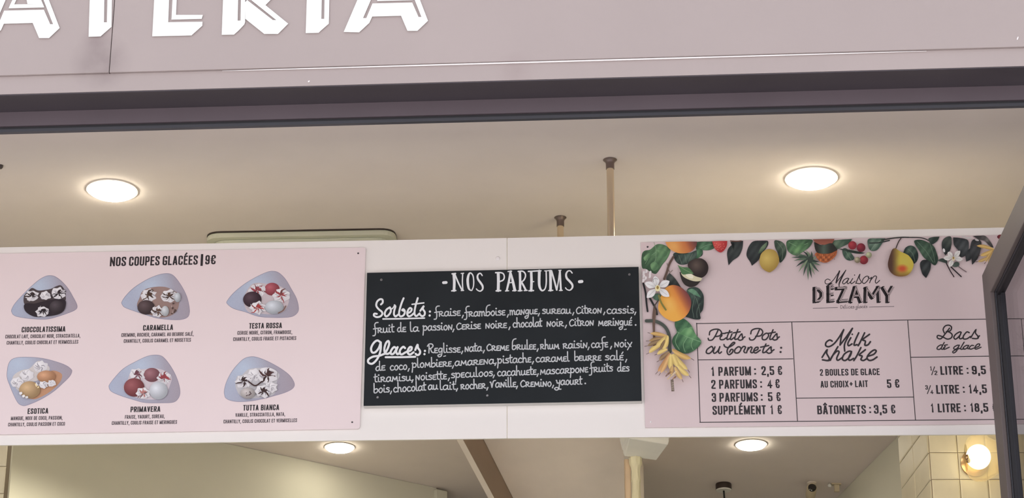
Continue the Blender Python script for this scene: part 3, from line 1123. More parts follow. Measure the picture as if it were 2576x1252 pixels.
bowl(BZ2, [(440, 690), (445, 650), (520, 560), (640, 460), (780, 375), (920, 310), (1000, 298), (1070, 320), (1150, 400), (1220, 520), (1280, 630), (1305, 740), (1290, 800), (1230, 845), (1120, 858), (980, 858), (820, 845), (660, 790), (520, 750)],
     [('m', [(640, 650), (700, 500), (780, 440), (930, 450), (1060, 470), (1180, 550), (1185, 680), (1120, 790), (980, 820), (800, 805), (690, 785)], (190, 178, 182)),
      ('s', 985, 515, 92, 78, (168, 72, 84)),
      ('r', 805, 530, 112, [(150, 70, 78), (120, 58, 62)]), ('r', 1095, 590, 110, [(150, 66, 70), (110, 66, 66)]),
      ('s', 745, 640, 112, 96, (58, 36, 46)),
      ('s', 1010, 735, 112, 84, (206, 212, 220)),
      ('r', 810, 742, 104, [(172, 64, 62), (140, 60, 58)]),
      ('l', [[(1060, 805), (1120, 770), (1150, 720)]], 14, (120, 92, 84))],
     (780, 470), 'bowl picture with cherry, lemon and raspberry scoops')
bowl(BZ3, [(85, 330), (100, 230), (140, 165), (220, 138), (360, 135), (520, 150), (680, 190), (800, 235), (860, 280), (870, 310), (840, 370), (760, 450), (660, 540), (540, 620), (420, 680), (320, 718), (270, 720), (220, 690), (170, 600), (120, 480), (90, 400)],
     [('m', [(620, 300), (740, 330), (745, 400), (690, 480), (580, 570), (440, 640), (350, 635), (420, 520), (540, 420)], (182, 138, 108)),
      ('m', [(150, 400), (180, 340), (270, 290), (360, 270), (460, 180), (560, 220), (600, 290), (470, 410), (320, 450), (225, 545), (180, 490)], (198, 192, 190)),
      ('r', 490, 245, 92, None), ('r', 330, 350, 95, None), ('r', 210, 440, 85, None),
      ('s', 560, 370, 112, 74, (204, 148, 108)),
      ('s', 360, 530, 128, 104, (200, 164, 118)),
      ('r', 525, 470, 62, None), ('r', 625, 450, 55, None),
      ('f', [(380, 480), (440, 440), (480, 500), (420, 520)], 4, [(226, 206, 160), WH], 12),
      ('m', [(232, 565), (262, 555), (270, 580), (242, 592)], (222, 220, 220)), ('m', [(268, 598), (295, 590), (303, 612), (276, 622)], (222, 220, 220)), ('m', [(305, 612), (335, 606), (342, 628), (314, 634)], (214, 212, 212))],
     (220, 220), 'bowl picture with orange passion fruit and coconut ice cream, pointing right')
bowl(BZ3, [(1320, 500), (1330, 460), (1400, 370), (1500, 270), (1640, 190), (1780, 125), (1890, 108), (1970, 130), (2050, 220), (2120, 340), (2165, 460), (2180, 560), (2160, 630), (2100, 680), (1960, 688), (1760, 685), (1620, 650), (1460, 600), (1350, 550)],
     [('m', [(1490, 500), (1550, 400), (1600, 290), (1740, 280), (1860, 265), (2000, 300), (2080, 370), (2060, 470), (2010, 580), (1920, 640), (1760, 645), (1620, 615), (1540, 570)], (196, 186, 192)),
      ('s', 1840, 350, 100, 86, (142, 88, 96)),
      ('r', 1660, 345, 100, [(104, 64, 72), (130, 84, 92)]), ('r', 1985, 385, 98, [(150, 62, 68), (132, 66, 72)]),
      ('s', 1625, 500, 125, 112, (138, 66, 70)),
      ('s', 1920, 540, 112, 108, (214, 218, 226)),
      ('r', 1735, 575, 92, [(176, 120, 116), (120, 84, 86)])],
     (1700, 240), 'bowl picture with strawberry and yoghurt ice cream')
bowl(BZ4, [(410, 600), (405, 540), (430, 440), (490, 320), (570, 220), (650, 150), (740, 128), (830, 145), (960, 200), (1100, 280), (1200, 360), (1250, 440), (1250, 490), (1210, 530), (1120, 570), (980, 610), (840, 645), (700, 668), (560, 672), (470, 655), (425, 630)],
     [('m', [(540, 450), (560, 370), (620, 350), (700, 280), (860, 262), (1000, 275), (1075, 350), (1040, 440), (1050, 480), (1000, 590), (860, 622), (700, 632), (600, 600), (550, 520)], (186, 184, 188)),
      ('r', 770, 345, 95, None), ('r', 640, 430, 110, [(58, 42, 42)]), ('r', 925, 360, 140, [(60, 42, 42), (76, 50, 50)]), ('r', 965, 500, 90, None), ('r', 875, 550, 105, [(60, 42, 42)]),
      ('s', 690, 570, 88, 68, (196, 188, 186)),
      ('l', [[(700, 430), (780, 480), (860, 430)]], 17, (62, 42, 42)),
      ('f', [(640, 560), (720, 550), (720, 600), (650, 600)], 4, [(90, 76, 78)], 8)],
     (640, 270), 'bowl picture with white ice cream striped by chocolate sauce')

# ------------------------------------------------------------------ chalkboard
E_C = .022
qC = [(923, 685.6), (914.2, 1020.8), (1614.6, 1008.3), (1606.8, 670.6)]
chalk = menu_root('chalkboard', qC, 'black hand-lettered chalkboard listing the flavours, in the middle of the white band', 'chalkboard')
mb = MB()
board_solid(mb, BAND, qC, .0004, E_C, 0, 1)
mb.build('slate_panel', [M['slate'], M['slate_edge']], chalk, bevel=.001)
e = E_C + .0006
CA, CB, CC, CD = Zoom(900, 660, 6.26), Zoom(1250, 660, 6.26), Zoom(900, 840, 6.26), Zoom(1250, 840, 6.26)
h = MB()
trace(h, BAND, e, CA, [([(1350, 317), (1392, 314)], 44),
      ([(1512, 185), (1520, 300), (1516, 440)], 42), ([(1530, 190), (1585, 320), (1640, 430)], 24), ([(1652, 180), (1648, 300), (1655, 436)], 20),
      ([(1485, 178), (1540, 172)], 22), ([(1628, 172), (1668, 168)], 16), ([(1480, 446), (1545, 441)], 22), ([(1628, 442), (1668, 440)], 16),
      ([(1795, 440), (1820, 380), (1826, 300), (1815, 210), (1780, 165), (1750, 185), (1732, 260), (1735, 340), (1750, 410), (1780, 440)], [18, 18, 20, 20, 20, 32, 40, 40, 32, 18]),
      ([(1960, 205), (1935, 172), (1905, 178), (1885, 215), (1895, 265), (1935, 320), (1965, 370), (1965, 420), (1930, 450), (1890, 438), (1868, 415)], [20, 20, 22, 28, 32, 34, 32, 26, 20, 18, 18]),
      ([(2212, 175), (2215, 300), (2212, 440)], 46), ([(2170, 160), (2240, 158), (2290, 175), (2308, 225), (2290, 275), (2235, 300)], 22), ([(2180, 446), (2250, 442)], 24)], 22)
trace(h, BAND, e, CB, [([(215, 140), (190, 290), (155, 440)], [34, 34, 30]), ([(215, 145), (250, 290), (282, 435)], [22, 40, 44]), ([(185, 318), (255, 314)], 18),
      ([(175, 142), (232, 136)], 18), ([(135, 448), (185, 444)], 18), ([(250, 444), (303, 440)], 20),
      ([(362, 145), (366, 300), (364, 440)], 38), ([(335, 140), (400, 136), (440, 165), (450, 215), (425, 275), (380, 310)], 22), ([(385, 305), (425, 375), (455, 435)], 30), ([(335, 446), (395, 442)], 20), ([(430, 442), (478, 438)], 18),
      ([(540, 150), (545, 300), (540, 440)], 40), ([(495, 140), (570, 136), (660, 130)], 22), ([(545, 304), (582, 300)], 16), ([(505, 445), (577, 441)], 22),
      ([(668, 135), (665, 300), (672, 380), (700, 435), (735, 437), (765, 395), (778, 300), (776, 135)], [44, 42, 38, 28, 22, 20, 22, 22]), ([(635, 133), (695, 130)], 20), ([(752, 132), (795, 130)], 16),
      ([(842, 135), (845, 300), (845, 436)], 42), ([(860, 135), (905, 290), (942, 430)], 28), ([(945, 430), (970, 280), (988, 135)], 20), ([(992, 130), (1000, 290), (1008, 436)], 30), ([(810, 128), (862, 126)], 18), ([(975, 124), (1010, 122)], 16), ([(815, 442), (880, 438)], 20), ([(985, 440), (1030, 438)], 18),
      ([(1185, 165), (1155, 132), (1115, 138), (1090, 185), (1100, 245), (1145, 295), (1185, 345), (1188, 395), (1150, 435), (1105, 425), (1080, 398)], [20, 20, 22, 30, 34, 36, 34, 28, 20, 18, 18]),
      ([(1300, 302), (1338, 298)], 48)], 22)
h.build('heading', M['chalk'], chalk)
h = MB()
trace(h, BAND, e, CA, [[(365, 660), (392, 630), (388, 585), (350, 578), (305, 615), (292, 680), (330, 735), (378, 775), (385, 815), (350, 850), (295, 858), (255, 835), (262, 805), (300, 808)],
      [(505, 705), (452, 742), (424, 805), (445, 848), (490, 822), (522, 762), (508, 708)], ([(512, 718), (540, 728), (578, 682)], 20),
      [(580, 672), (592, 695), (574, 760), (570, 815), (594, 848), (634, 822)],
      [(722, 562), (690, 640), (660, 740), (650, 810), (675, 848), (725, 825), (742, 770), (720, 735), (700, 750), (740, 765)],
      [(780, 800), (830, 775), (850, 735), (825, 715), (795, 745), (778, 805), (800, 845), (840, 835), (885, 795)],
      [(945, 560), (915, 660), (895, 760), (898, 820), (925, 842), (975, 800)], ([(855, 658), (940, 648), (1040, 635)], 22),
      [(985, 760), (1035, 690), (1025, 730), (1055, 780), (1050, 825), (1015, 845), (985, 825)]], 30)
trace(h, BAND, e, CA, [([(398, 888), (700, 884), (1050, 874)], 24), ([(1136, 772)], 36), ([(1132, 834)], 36)], 24, n=2)
h.build('section_title', M['chalk'], chalk)
h = MB()
trace(h, BAND, e, CC, [[(348, 120), (305, 100), (250, 140), (210, 220), (225, 285), (275, 285), (330, 220), (362, 130)], [(362, 130), (362, 220), (345, 310), (300, 400), (230, 465), (170, 450), (168, 400), (240, 355), (340, 340), (430, 305)],
      [(425, 310), (470, 230), (495, 150), (480, 108), (445, 140), (420, 220), (425, 285), (465, 312), (520, 285)],
      [(610, 225), (570, 205), (525, 260), (522, 310), (565, 305), (615, 225)], [(628, 205), (605, 270), (625, 315), (665, 290)],
      [(745, 220), (715, 200), (670, 245), (660, 300), (695, 318), (745, 290), (785, 270)],
      [(795, 275), (840, 250), (850, 210), (820, 205), (790, 250), (790, 300), (825, 320), (880, 285)],
      [(905, 250), (940, 170), (948, 215), (980, 265), (975, 310), (940, 330), (912, 310)]], 33)
trace(h, BAND, e, CC, [([(440, 363), (700, 362), (905, 356)], 32), ([(1058, 264)], 36), ([(1050, 315)], 36)], 30, n=2)
h.build('section_title', M['chalk'], chalk)

LINES = [
    [('fRaisE', 1092, 795.5, 1158, 793), ('fRamboisE'.replace('b', '6'), 1168, 796, 1270.6, 792), ('maNguE', 1282, 791.8, 1352, 789), ('suREau', 1364, 788.6, 1436, 788), ('CitRoN', 1449, 788.4, 1513.6, 787), ('cassis', 1526, 788.5, 1595, 787.2)],
    [('fRuit', 938, 837, 991, 834.8), ('dE', 999, 834.2, 1021, 834), ('la', 1031, 833.4, 1053, 833), ('passioN', 1064, 831, 1138, 829), ('CERisE', 1148, 828.5, 1209, 826), ('NoiRE', 1221, 825.5, 1274.6, 824), ('chocolat', 1290, 823, 1363, 820.5), ('NoiR', 1375, 820.6, 1418, 820), ('CitRoN', 1432, 819.6, 1493.6, 818), ('MeRiNgué', 1505, 819, 1590, 817.5)],
    [('QEglissE', 1077, 887.5, 1158, 885.5), ('Nata', 1169, 884, 1212, 882.5), ('CREME', 1224, 881.5, 1280, 880.7), ('6RulEE', 1288, 878.6, 1348, 878), ('Rhum'.replace('m', 'M'), 1359, 877.6, 1406.5, 877), ('RaisiN', 1416, 876, 1477.6, 874), ('cafE', 1487, 874, 1529, 872.4), ('Noix', 1545.5, 872.7, 1588.6, 872)],
    [('dE', 944.7, 932.4, 968.7, 930.5), ('coco', 981, 931, 1024, 928.4), ('ploMbiERE', 1036.6, 924.4, 1135.6, 920.7), ('aMaRENa', 1144, 919.6, 1243, 914.4), ('pistachE', 1251.6, 913.6, 1336, 910.4), ('caRaMEl', 1347.5, 910.2, 1432, 908), ('bEuRRE', 1445, 906.4, 1512, 906), ('salé', 1522, 905.2, 1568.7, 905)],
    [('tiRaMisu', 941.5, 960.6, 1034, 956.8), ('NoisEttE', 1045, 955.8, 1123.6, 953), ('spEculoos', 1134.8, 950.2, 1239.5, 945), ('cacahuEtE', 1251, 945.4, 1349, 941.4), ('MascaRpoNE', 1358.6, 941.6, 1479, 935.4), ('fRuits', 1482.4, 936, 1541.5, 933), ('dEs', 1552.7, 933.8, 1583, 933)],
    [('bois', 940, 987.8, 980, 985.6), ('chocolat', 989.5, 986, 1071, 981), ('au', 1077, 979.6, 1101, 978.6), ('lait', 1106, 980, 1146, 979), ('RochER', 1158.8, 978.6, 1222, 976), ('VaNillE', 1233, 974, 1298, 972.4), ('CREMiNo', 1309, 972.4, 1387, 971.2), ('yaouRt', 1399, 967.6, 1464, 966.2)],
]
COMMAS = [[(1164, 795), (1277.5, 793), (1355.5, 790), (1442, 788), (1520, 787), (1598, 787)],
          [(1140.5, 830), (1281.5, 824.5), (1423.5, 820)],
          [(1162.5, 885), (1217, 883), (1352.5, 879), (1480.5, 875), (1537, 873)],
          [(1028, 929), (1139.5, 921.5), (1246.5, 914.5), (1340.5, 911), (1575, 906)],
          [(1037.5, 957), (1129, 953), (1242, 945.5), (1352.5, 942)],
          [(983.5, 986), (1149.5, 979), (1226, 976.5), (1300.5, 973), (1391, 971)]]
for ln, cm in zip(LINES, COMMAS):
    h = MB()
    for s, x0, y0, x1, y1 in ln:
        hand(h, BAND, e, s, (x0, y0), (x1, y1))
    for x, y in cm:
        for poly in ribbon([Vector((x + 1.4, y - 2.4)), Vector((x - 1.4, y + 4.2))], 3.0):
            h.face([BAND.at(v.x, v.y, e) for v in poly])
    if ln is LINES[1]:
        for poly in ribbon([Vector((1599, 817))], 4.6): h.face([BAND.at(v.x, v.y, e) for v in poly])
        for poly in ribbon([Vector((1570.5, 828.5)), Vector((1575.5, 827.5))], 2.4): h.face([BAND.at(v.x, v.y, e) for v in poly])
    if ln is LINES[2]:
        for poly in ribbon([Vector((1116, 896)), Vector((1121, 894.5))], 2.2): h.face([BAND.at(v.x, v.y, e) for v in poly])
    if ln is LINES[5]:
        for poly in ribbon([Vector((1472.3, 964))], 4.4): h.face([BAND.at(v.x, v.y, e) for v in poly])
    h.build('flavour_lettering', M['chalk_thin'], chalk)
for px, py in ((959.3, 703.5), (1583.5, 690), (950, 999), (1226, 994.5)):
    screw(BAND, px, py, E_C, .0036, M['screw'], chalk)

# ------------------------------------------------------------------ right menu: prices under a printed fruit garland
E_R = .006
qR = [(1611.7, 609.3), (1623.3, 1074.8), (2640, 1064.2), (2612, 588.6)]
right = menu_root('price_board', qR, 'pink price menu with printed fruit garland, right of the chalkboard', 'menu')
mb = MB()
board_solid(mb, BAND, qR, .0004, E_R, 0, 1)
mb.build('panel', [M['pink_mauve'], M['pink_edge']], right)
e = E_R + .0004
RA, RB, RC, RD, RE, RF = Zoom(1600, 590, 5.217), Zoom(1900, 590, 5.217), Zoom(2200, 580, 5.008), Zoom(1600, 780, 4.038), Zoom(1980, 790, 4.318), Zoom(2270, 780, 4.173)
RG = Zoom(1600, 780, 5.69)
PX = Zoom(0, 0, 1)
h = MB()
GRID = [[(1752, 813.5), (2284, 804.5), (2590, 801)], [(1752.6, 812.5), (1761.4, 1061.8)], [(1757, 904.8), (1994.5, 902)], [(1991.8, 809.5), (2006.2, 1059)], [(2003.2, 1001), (2297.5, 998.3)],
        [(2283.4, 805), (2303, 1056.2)], [(2292.5, 898.2), (2480, 895.6), (2594, 894.4)], [(1760.5, 1061.8), (2006, 1059.3), (2303, 1056.4), (2610, 1053.6)], [(2569, 801.2), (2592, 1053.8)]]
trace(h, BAND, e, PX, GRID, 1.9, 'square', False)
h.build('price_grid', M['ink'], right)

h = MB()
def T(s, x0, y0, x1, y1, hp, pen=.155): text(h, BAND, e, s, (x0, y0), (x1, y1), hp, pen)
for y0, y1, items in ((945.4, 942.6, (('1', 1789.6, 1798), ('PARFUM', 1807.5, 1889.6), (':', 1897.8, 1902.2), ('2,5', 1915.8, 1948), ('€', 1956.4, 1967.8))),
                      (977.8, 975.6, (('2', 1789.5, 1800.6), ('PARFUMS', 1809.3, 1904.6), (':', 1912.8, 1917.2), ('4', 1930.6, 1943), ('€', 1950.4, 1961.6))),
                      (1010.6, 1008.4, (('3', 1790.7, 1801.8), ('PARFUMS', 1810.2, 1907), (':', 1914.4, 1918.8), ('5', 1932.3, 1943.7), ('€', 1952.9, 1964))),
                      (1043, 1041, (('SUPPLÉMENT', 1792.7, 1927), ('1', 1938.6, 1946), ('€', 1956, 1967)))):
    h = MB()
    for s, a, b in items:
        f = lambda x: y0 + (y1 - y0) * (x - 1790) / 176
        T(s, a, f(a), b, f(b), 22.6)
    h.build('price_line', M['ink'], right)
h = MB()
for s, a, b in (('2', 2063, 2070.8), ('BOULES', 2076.8, 2134.7), ('DE', 2141.4, 2159.5), ('GLACE', 2165.3, 2213.4)):
    f = lambda x: 944.8 - (x - 2063) * .013
    T(s, a, f(a), b, f(b), 16.6)
for s, a, b in (('AU', 2064.5, 2083), ('CHOIX', 2089.3, 2135), ('+', 2137.6, 2145.6), ('LAIT', 2151.4, 2183.8)):
    f = lambda x: 974.6 - (x - 2064) * .013
    T(s, a, f(a), b, f(b), 16.8)
h.build('price_line', M['ink'], right); h = MB()
T('5', 2232, 975.4, 2242.8, 975.2, 21.4); T('€', 2251.4, 974.8, 2263, 974.6, 21.4)
h.build('price_line', M['ink'], right); h = MB()
for s, a, b in (('BÂTONNETS', 2056.4, 2179), (':', 2187.4, 2191.6), ('3,5', 2198.9, 2232.4), ('€', 2241.2, 2252.8)):
    f = lambda x: 1041.6 - (x - 2056) * .011
    T(s, a, f(a), b, f(b), 22)
h.build('price_line', M['ink'], right)
h = MB()
for s, a, b in (('LITRE', 2366.5, 2423.4), (':', 2432.8, 2437), ('9,5', 2445.6, 2480.8), ('€', 2490.5, 2502)):
    T(s, a, 942.4 - (a - 2366) * .014, b, 942.4 - (b - 2366) * .014, 21.6)
T('1', 2340, 932, 2344.8, 931.9, 11, .15); T('2', 2351, 943, 2358.4, 942.9, 11, .15)
trace(h, BAND, e, PX, [[(2343.6, 943.2), (2351.2, 921.4)]], 2.2, 'butt', False)
h.build('price_line', M['ink'], right); h = MB()
for s, a, b in (('LITRE', 2355.8, 2413.8), (':', 2423.2, 2427.4), ('14,5', 2438, 2483.3), ('€', 2539, 2548.6)):
    T(s, a, 990.2 - (a - 2356) * .014, b, 990.2 - (b - 2356) * .014, 22)
T('3', 2328, 979.5, 2334.6, 979.4, 11, .15); T('4', 2340.6, 990.4, 2348.4, 990.3, 11, .15)
trace(h, BAND, e, PX, [[(2332.6, 990.6), (2341, 968.6)]], 2.2, 'butt', False)
h.build('price_line', M['ink'], right); h = MB()
for s, a, b in (('1', 2342.6, 2350), ('LITRE', 2359.8, 2417.4), (':', 2426.2, 2430.4), ('18,5', 2441.8, 2486.8), ('€', 2497, 2508.6)):
    T(s, a, 1037 - (a - 2343) * .012, b, 1037 - (b - 2343) * .012, 22)
h.build('price_line', M['ink'], right)

# script titles
h = MB()
trace(h, BAND, e, RD, [[(745, 250), (752, 215), (790, 195), (840, 195), (868, 225), (850, 258), (800, 268)], [(832, 205), (805, 260), (775, 300), (740, 303), (733, 285)],
      [(905, 235), (872, 238), (872, 258), (855, 275), (858, 297), (890, 297), (915, 280)], [(952, 205), (928, 265), (925, 297), (950, 290)], [(905, 232), (975, 220)],
      [(975, 240), (958, 285), (968, 298), (998, 275)], [(1035, 195), (1008, 265), (1005, 295), (1035, 290)], [(988, 230), (1058, 218)],
      [(1035, 288), (1072, 240), (1080, 268), (1085, 292), (1058, 305), (1040, 298)], [(1082, 285), (1106, 270)],
      [(1165, 240), (1175, 205), (1215, 187), (1265, 190), (1287, 222), (1265, 258), (1215, 265)], [(1252, 200), (1225, 258), (1195, 298), (1160, 300), (1152, 282)],
      ('o', [(1318, 235), (1285, 262), (1285, 295), (1318, 297), (1345, 262), (1340, 238)]), [(1392, 198), (1365, 262), (1360, 295), (1388, 290)], [(1342, 235), (1415, 222)],
      [(1385, 288), (1428, 238), (1432, 265), (1437, 290), (1410, 303), (1390, 296)], [(1434, 283), (1456, 270)],
      ('o', [(760, 370), (722, 398), (715, 432), (748, 437), (782, 400), (775, 372)]), [(802, 372), (785, 420), (800, 437), (832, 410), (852, 370)], [(850, 370), (838, 422), (850, 437), (868, 422)],
      [(893, 348), (902, 368), (935, 378), (980, 355), (1003, 332), (985, 328), (945, 370), (925, 410), (932, 442), (950, 450), (978, 428), (985, 402), (965, 398), (950, 425)],
      ('o', [(1035, 372), (1005, 400), (1005, 430), (1040, 432), (1065, 400), (1058, 376)]), [(1065, 395), (1090, 368), (1112, 376), (1095, 415), (1108, 432)], [(1140, 378), (1122, 432)], [(1128, 410), (1160, 375), (1178, 382), (1164, 420), (1180, 432), (1200, 415)],
      [(1202, 412), (1235, 398), (1238, 376), (1212, 382), (1195, 415), (1215, 434), (1262, 405)], [(1320, 342), (1292, 400), (1290, 430), (1318, 424)], [(1265, 375), (1348, 358)],
      [(1318, 420), (1368, 372), (1372, 398), (1378, 424), (1350, 437), (1330, 428)], [(1376, 416), (1402, 400)], ([(1474, 381)], 22), ([(1468, 424)], 22)], 14)
h.build('price_heading', M['ink'], right)
h = MB()
trace(h, BAND, e, RE, [[(490, 292), (462, 280), (425, 305), (420, 340), (455, 352), (510, 320), (565, 250), (615, 168)], [(615, 168), (590, 240), (575, 335)], [(575, 335), (640, 250), (710, 153)], [(710, 153), (665, 240), (630, 310), (622, 350), (626, 400)],
      [(692, 255), (662, 312), (668, 342), (705, 322)], ([(708, 218)], 20), [(778, 202), (738, 290), (728, 335), (760, 330)], [(842, 202), (795, 300), (772, 342)], [(895, 218), (822, 275), (850, 292), (845, 335), (878, 332), (905, 298)],
      [(380, 468), (432, 388), (430, 425), (458, 480), (440, 502), (385, 495)], [(385, 495), (460, 500), (505, 430), (552, 352)], [(470, 500), (490, 455), (540, 402), (565, 412), (540, 475), (552, 500), (600, 470)],
      ('o', [(668, 403), (620, 435), (600, 485), (632, 502), (680, 460), (698, 410)]), [(700, 405), (668, 475), (680, 500), (722, 480)], [(802, 362), (758, 450), (725, 503)], [(850, 385), (785, 440), (815, 455), (802, 490), (830, 502), (870, 478)],
      [(872, 458), (940, 435), (968, 400), (945, 388), (900, 420), (868, 470), (890, 500), (930, 495), (976, 464)]], 18)
h.build('price_heading', M['ink'], right)
h = MB()
trace(h, BAND, e, RF, [[(495, 188), (455, 240), (405, 298), (368, 290), (372, 265), (415, 275), (470, 302), (512, 290), (522, 255), (490, 228), (460, 225)], [(440, 238), (428, 200), (450, 165), (490, 157), (516, 178), (505, 212), (470, 226)],
      ('o', [(600, 228), (560, 252), (540, 285), (560, 303), (598, 270), (615, 235)]), [(618, 232), (598, 285), (612, 300), (640, 285)], [(702, 235), (676, 228), (642, 268), (640, 298), (675, 300), (715, 275)],
      [(718, 288), (770, 205), (768, 240), (798, 280), (782, 298), (735, 295)], [(792, 282), (810, 268)]], 14)
trace(h, BAND, e, RF, [('o', [(405, 363), (370, 385), (366, 408), (395, 408), (420, 375)]), [(440, 338), (408, 395), (420, 410), (440, 398)], [(472, 362), (442, 368), (450, 383), (432, 395), (440, 410), (492, 388)],
      ('o', [(582, 366), (545, 385), (540, 405), (565, 406), (592, 378)]), [(598, 366), (570, 425), (540, 448), (528, 435), (560, 415), (612, 398)], [(648, 335), (612, 398), (625, 410), (645, 398)], ('o', [(675, 368), (642, 388), (640, 406), (665, 405), (692, 378)]), [(697, 368), (682, 398), (702, 405)],
      [(748, 370), (725, 370), (702, 395), (718, 408), (752, 396)], [(765, 393), (803, 378), (812, 356), (788, 356), (762, 388), (772, 408), (826, 388)]], 12)
h.build('price_heading', M['ink'], right)

# shop lettering in the middle: script line over shaded capitals
h = MB()
trace(h, BAND, e, RB, [([(985, 598), (950, 582), (918, 602), (920, 638), (960, 645), (1020, 600), (1070, 530), (1105, 478)], 10), ([(1105, 478), (1078, 560), (1062, 630)], 20), ([(1062, 630), (1125, 550), (1188, 466)], 10), ([(1188, 466), (1140, 550), (1105, 630), (1100, 670), (1110, 715)], [12, 20, 18, 12, 8]),
      ('o', [(1205, 572), (1165, 592), (1145, 628), (1165, 645), (1205, 610), (1222, 578)]), [(1228, 575), (1205, 628), (1222, 642), (1250, 618)], [(1278, 575), (1252, 622), (1265, 642), (1310, 610)], ([(1303, 530)], 15),
      [(1318, 640), (1370, 522), (1365, 570), (1392, 620), (1370, 642), (1325, 635)], ('o', [(1460, 545), (1420, 575), (1405, 620), (1430, 640), (1475, 600), (1490, 555)]), [(1480, 560), (1500, 575), (1525, 560)], [(1528, 558), (1500, 632)], [(1508, 605), (1560, 545), (1592, 552), (1575, 610), (1590, 636), (1632, 600)]], 11)
h.build('script_lettering', M['ink'], right)
DZ = [[[(795, 700), (795, 868)], [(795, 704), (845, 712), (884, 755), (884, 815), (845, 862), (795, 868)]],
      [[(976, 700), (976, 865)], [(976, 698), (1022, 694)], [(976, 780), (1016, 777)], [(976, 865), (1028, 860)], [(978, 672), (1008, 650)]],
      [[(1085, 700), (1190, 695)], [(1190, 695), (1110, 868)], [(1110, 868), (1205, 860)]],
      [[(1320, 690), (1265, 870)], [(1325, 690), (1392, 868)], [(1290, 800), (1365, 798)]],
      [[(1465, 700), (1460, 868)], [(1465, 700), (1545, 815)], [(1545, 815), (1625, 690)], [(1625, 690), (1635, 865)]],
      [[(1690, 695), (1745, 785)], [(1805, 690), (1752, 785)], [(1750, 785), (1750, 868)]]]
blk, face, inl = MB(), MB(), MB()
for L in DZ:
    for st in L:
        wid = 26
        trace(blk, BAND, e, RB, [[(x - 22, y + 9) for x, y in st]], 44, 'square', False)
        trace(blk, BAND, e, RB, [[(x - 6, y + 4) for x, y in st]], 40, 'square', False)
        trace(face, BAND, e + .0003, RB, [[(x + 4, y) for x, y in st]], 20, 'square', False)
        trace(inl, BAND, e + .0006, RB, [[(x + 4, y) for x, y in st]], 6, 'square', False)
blk.build('shaded_lettering', M['ink'], right)
face.build('lettering_face', M['pink_mauve'], right)
inl.build('lettering_inline', M['ink'], right)
h = MB()
hand(h, BAND, e, 'Délices', (2113.8, 775.6), (2149.5, 774.6), 4.6, .9)
hand(h, BAND, e, 'glacés', (2152.5, 774.6), (2182, 773.8), 4.6, .9)
trace(h, BAND, e, PX, [[(2044.8, 775), (2107.5, 773.2)], [(2186, 772), (2249.5, 770.4)]], 1.1, 'butt', False)
h.build('small_lettering', M['ink_soft'], right)
for px, py in ((1629, 621), (1637, 1061)):
    screw(BAND, px, py, E_R, .0026, M['screw_dark'] if py < 700 else M['screw_white'], right)

# ---- printed garland: leaves and stems in one print, each fruit its own sub-part
gl_ = MB()
eg = [e]
def lv():
    eg[0] += .00012
    return eg[0]


def leaf(Z, pts, c, c2=None, hi=None, r=140, clip=None, vein=None):
    """printed leaf: base colour, brighter ink towards hi"""
    c2 = c2 or mixc(c, (255, 255, 255), .12)
    hi = hi or pts[0]
    # smaller pieces keep concave leaves tidy
    blob(gl_, BAND, lv(), Z, pts, lambda x, y: mixc(c2, c, math.hypot(x - hi[0], y - hi[1]) / r + .25 * math.sin(x * .07 + y * .05)), True, 6, 4, clip)
    if vein:
        for v in vein:
            trace(gl_, BAND, lv(), Z, [v], 5, cols=ink(mixc(c2, (200, 210, 190), .25)))


def stem(Z, pts, w, c):
    trace(gl_, BAND, lv(), Z, [pts], w, cols=ink(c))


DG, MG, LG, BK = (44, 58, 50), (58, 84, 62), (104, 142, 102), (38, 42, 44)
leaf(RA, [(75, 270), (110, 212), (185, 195), (265, 130), (340, 125), (410, 155), (450, 195), (440, 255), (400, 330), (350, 390), (300, 470), (258, 515), (200, 495), (130, 450), (78, 430)], MG, LG, (340, 230), 260, None,
     [[(235, 100), (262, 190), (262, 300)], [(262, 200), (340, 220), (410, 250)], [(260, 230), (180, 290), (120, 380)], [(265, 300), (240, 380), (230, 470)]])
for p in ([(285, 215), (350, 200), (415, 240), (380, 290), (320, 265)], [(190, 390), (240, 355), (290, 390), (290, 440), (235, 480), (200, 445)], [(100, 300), (170, 240), (230, 230), (180, 300), (120, 350)]):
    leaf(RA, p, (78, 112, 80), (118, 156, 112), p[0], 120)
leaf(RA, [(490, 250), (560, 230), (700, 240), (790, 205), (875, 205), (870, 270), (800, 310), (720, 340), (680, 380), (600, 395), (540, 370), (500, 310)], (46, 58, 54), (86, 104, 94), (700, 300), 200, None, [[(640, 260), (660, 370)], [(740, 250), (690, 350)], [(560, 270), (600, 380)]])
leaf(RA, [(780, 110), (830, 92), (960, 90), (1025, 95), (1025, 175), (950, 205), (860, 200), (795, 180)], (54, 82, 62), (96, 136, 104), (900, 180), 140, 86, [[(830, 190), (920, 140), (1000, 130)]])
leaf(RA, [(785, 170), (800, 260), (778, 312), (830, 300), (872, 225), (850, 185)], (50, 84, 62), (92, 134, 100), (810, 250), 90)
leaf(RA, [(1240, 95), (1330, 78), (1405, 78), (1395, 180), (1350, 280), (1270, 340), (1215, 402), (1205, 340), (1195, 240), (1220, 170), (1290, 110)], BK, (62, 68, 66), (1300, 220), 200, 80)
stem(RA, [(1240, 82), (1320, 88), (1380, 82)], 14, (92, 62, 52))
leaf(RA, [(1545, 85), (1640, 78), (1725, 80), (1730, 140), (1665, 235), (1600, 340), (1520, 407), (1500, 360), (1452, 280), (1460, 200), (1495, 130)], BK, (60, 66, 66), (1560, 200), 200, 78)
leaf(RA, [(1600, 250), (1640, 165), (1720, 92), (1712, 150), (1650, 230)], (72, 92, 76), (112, 132, 104), (1680, 160), 90)
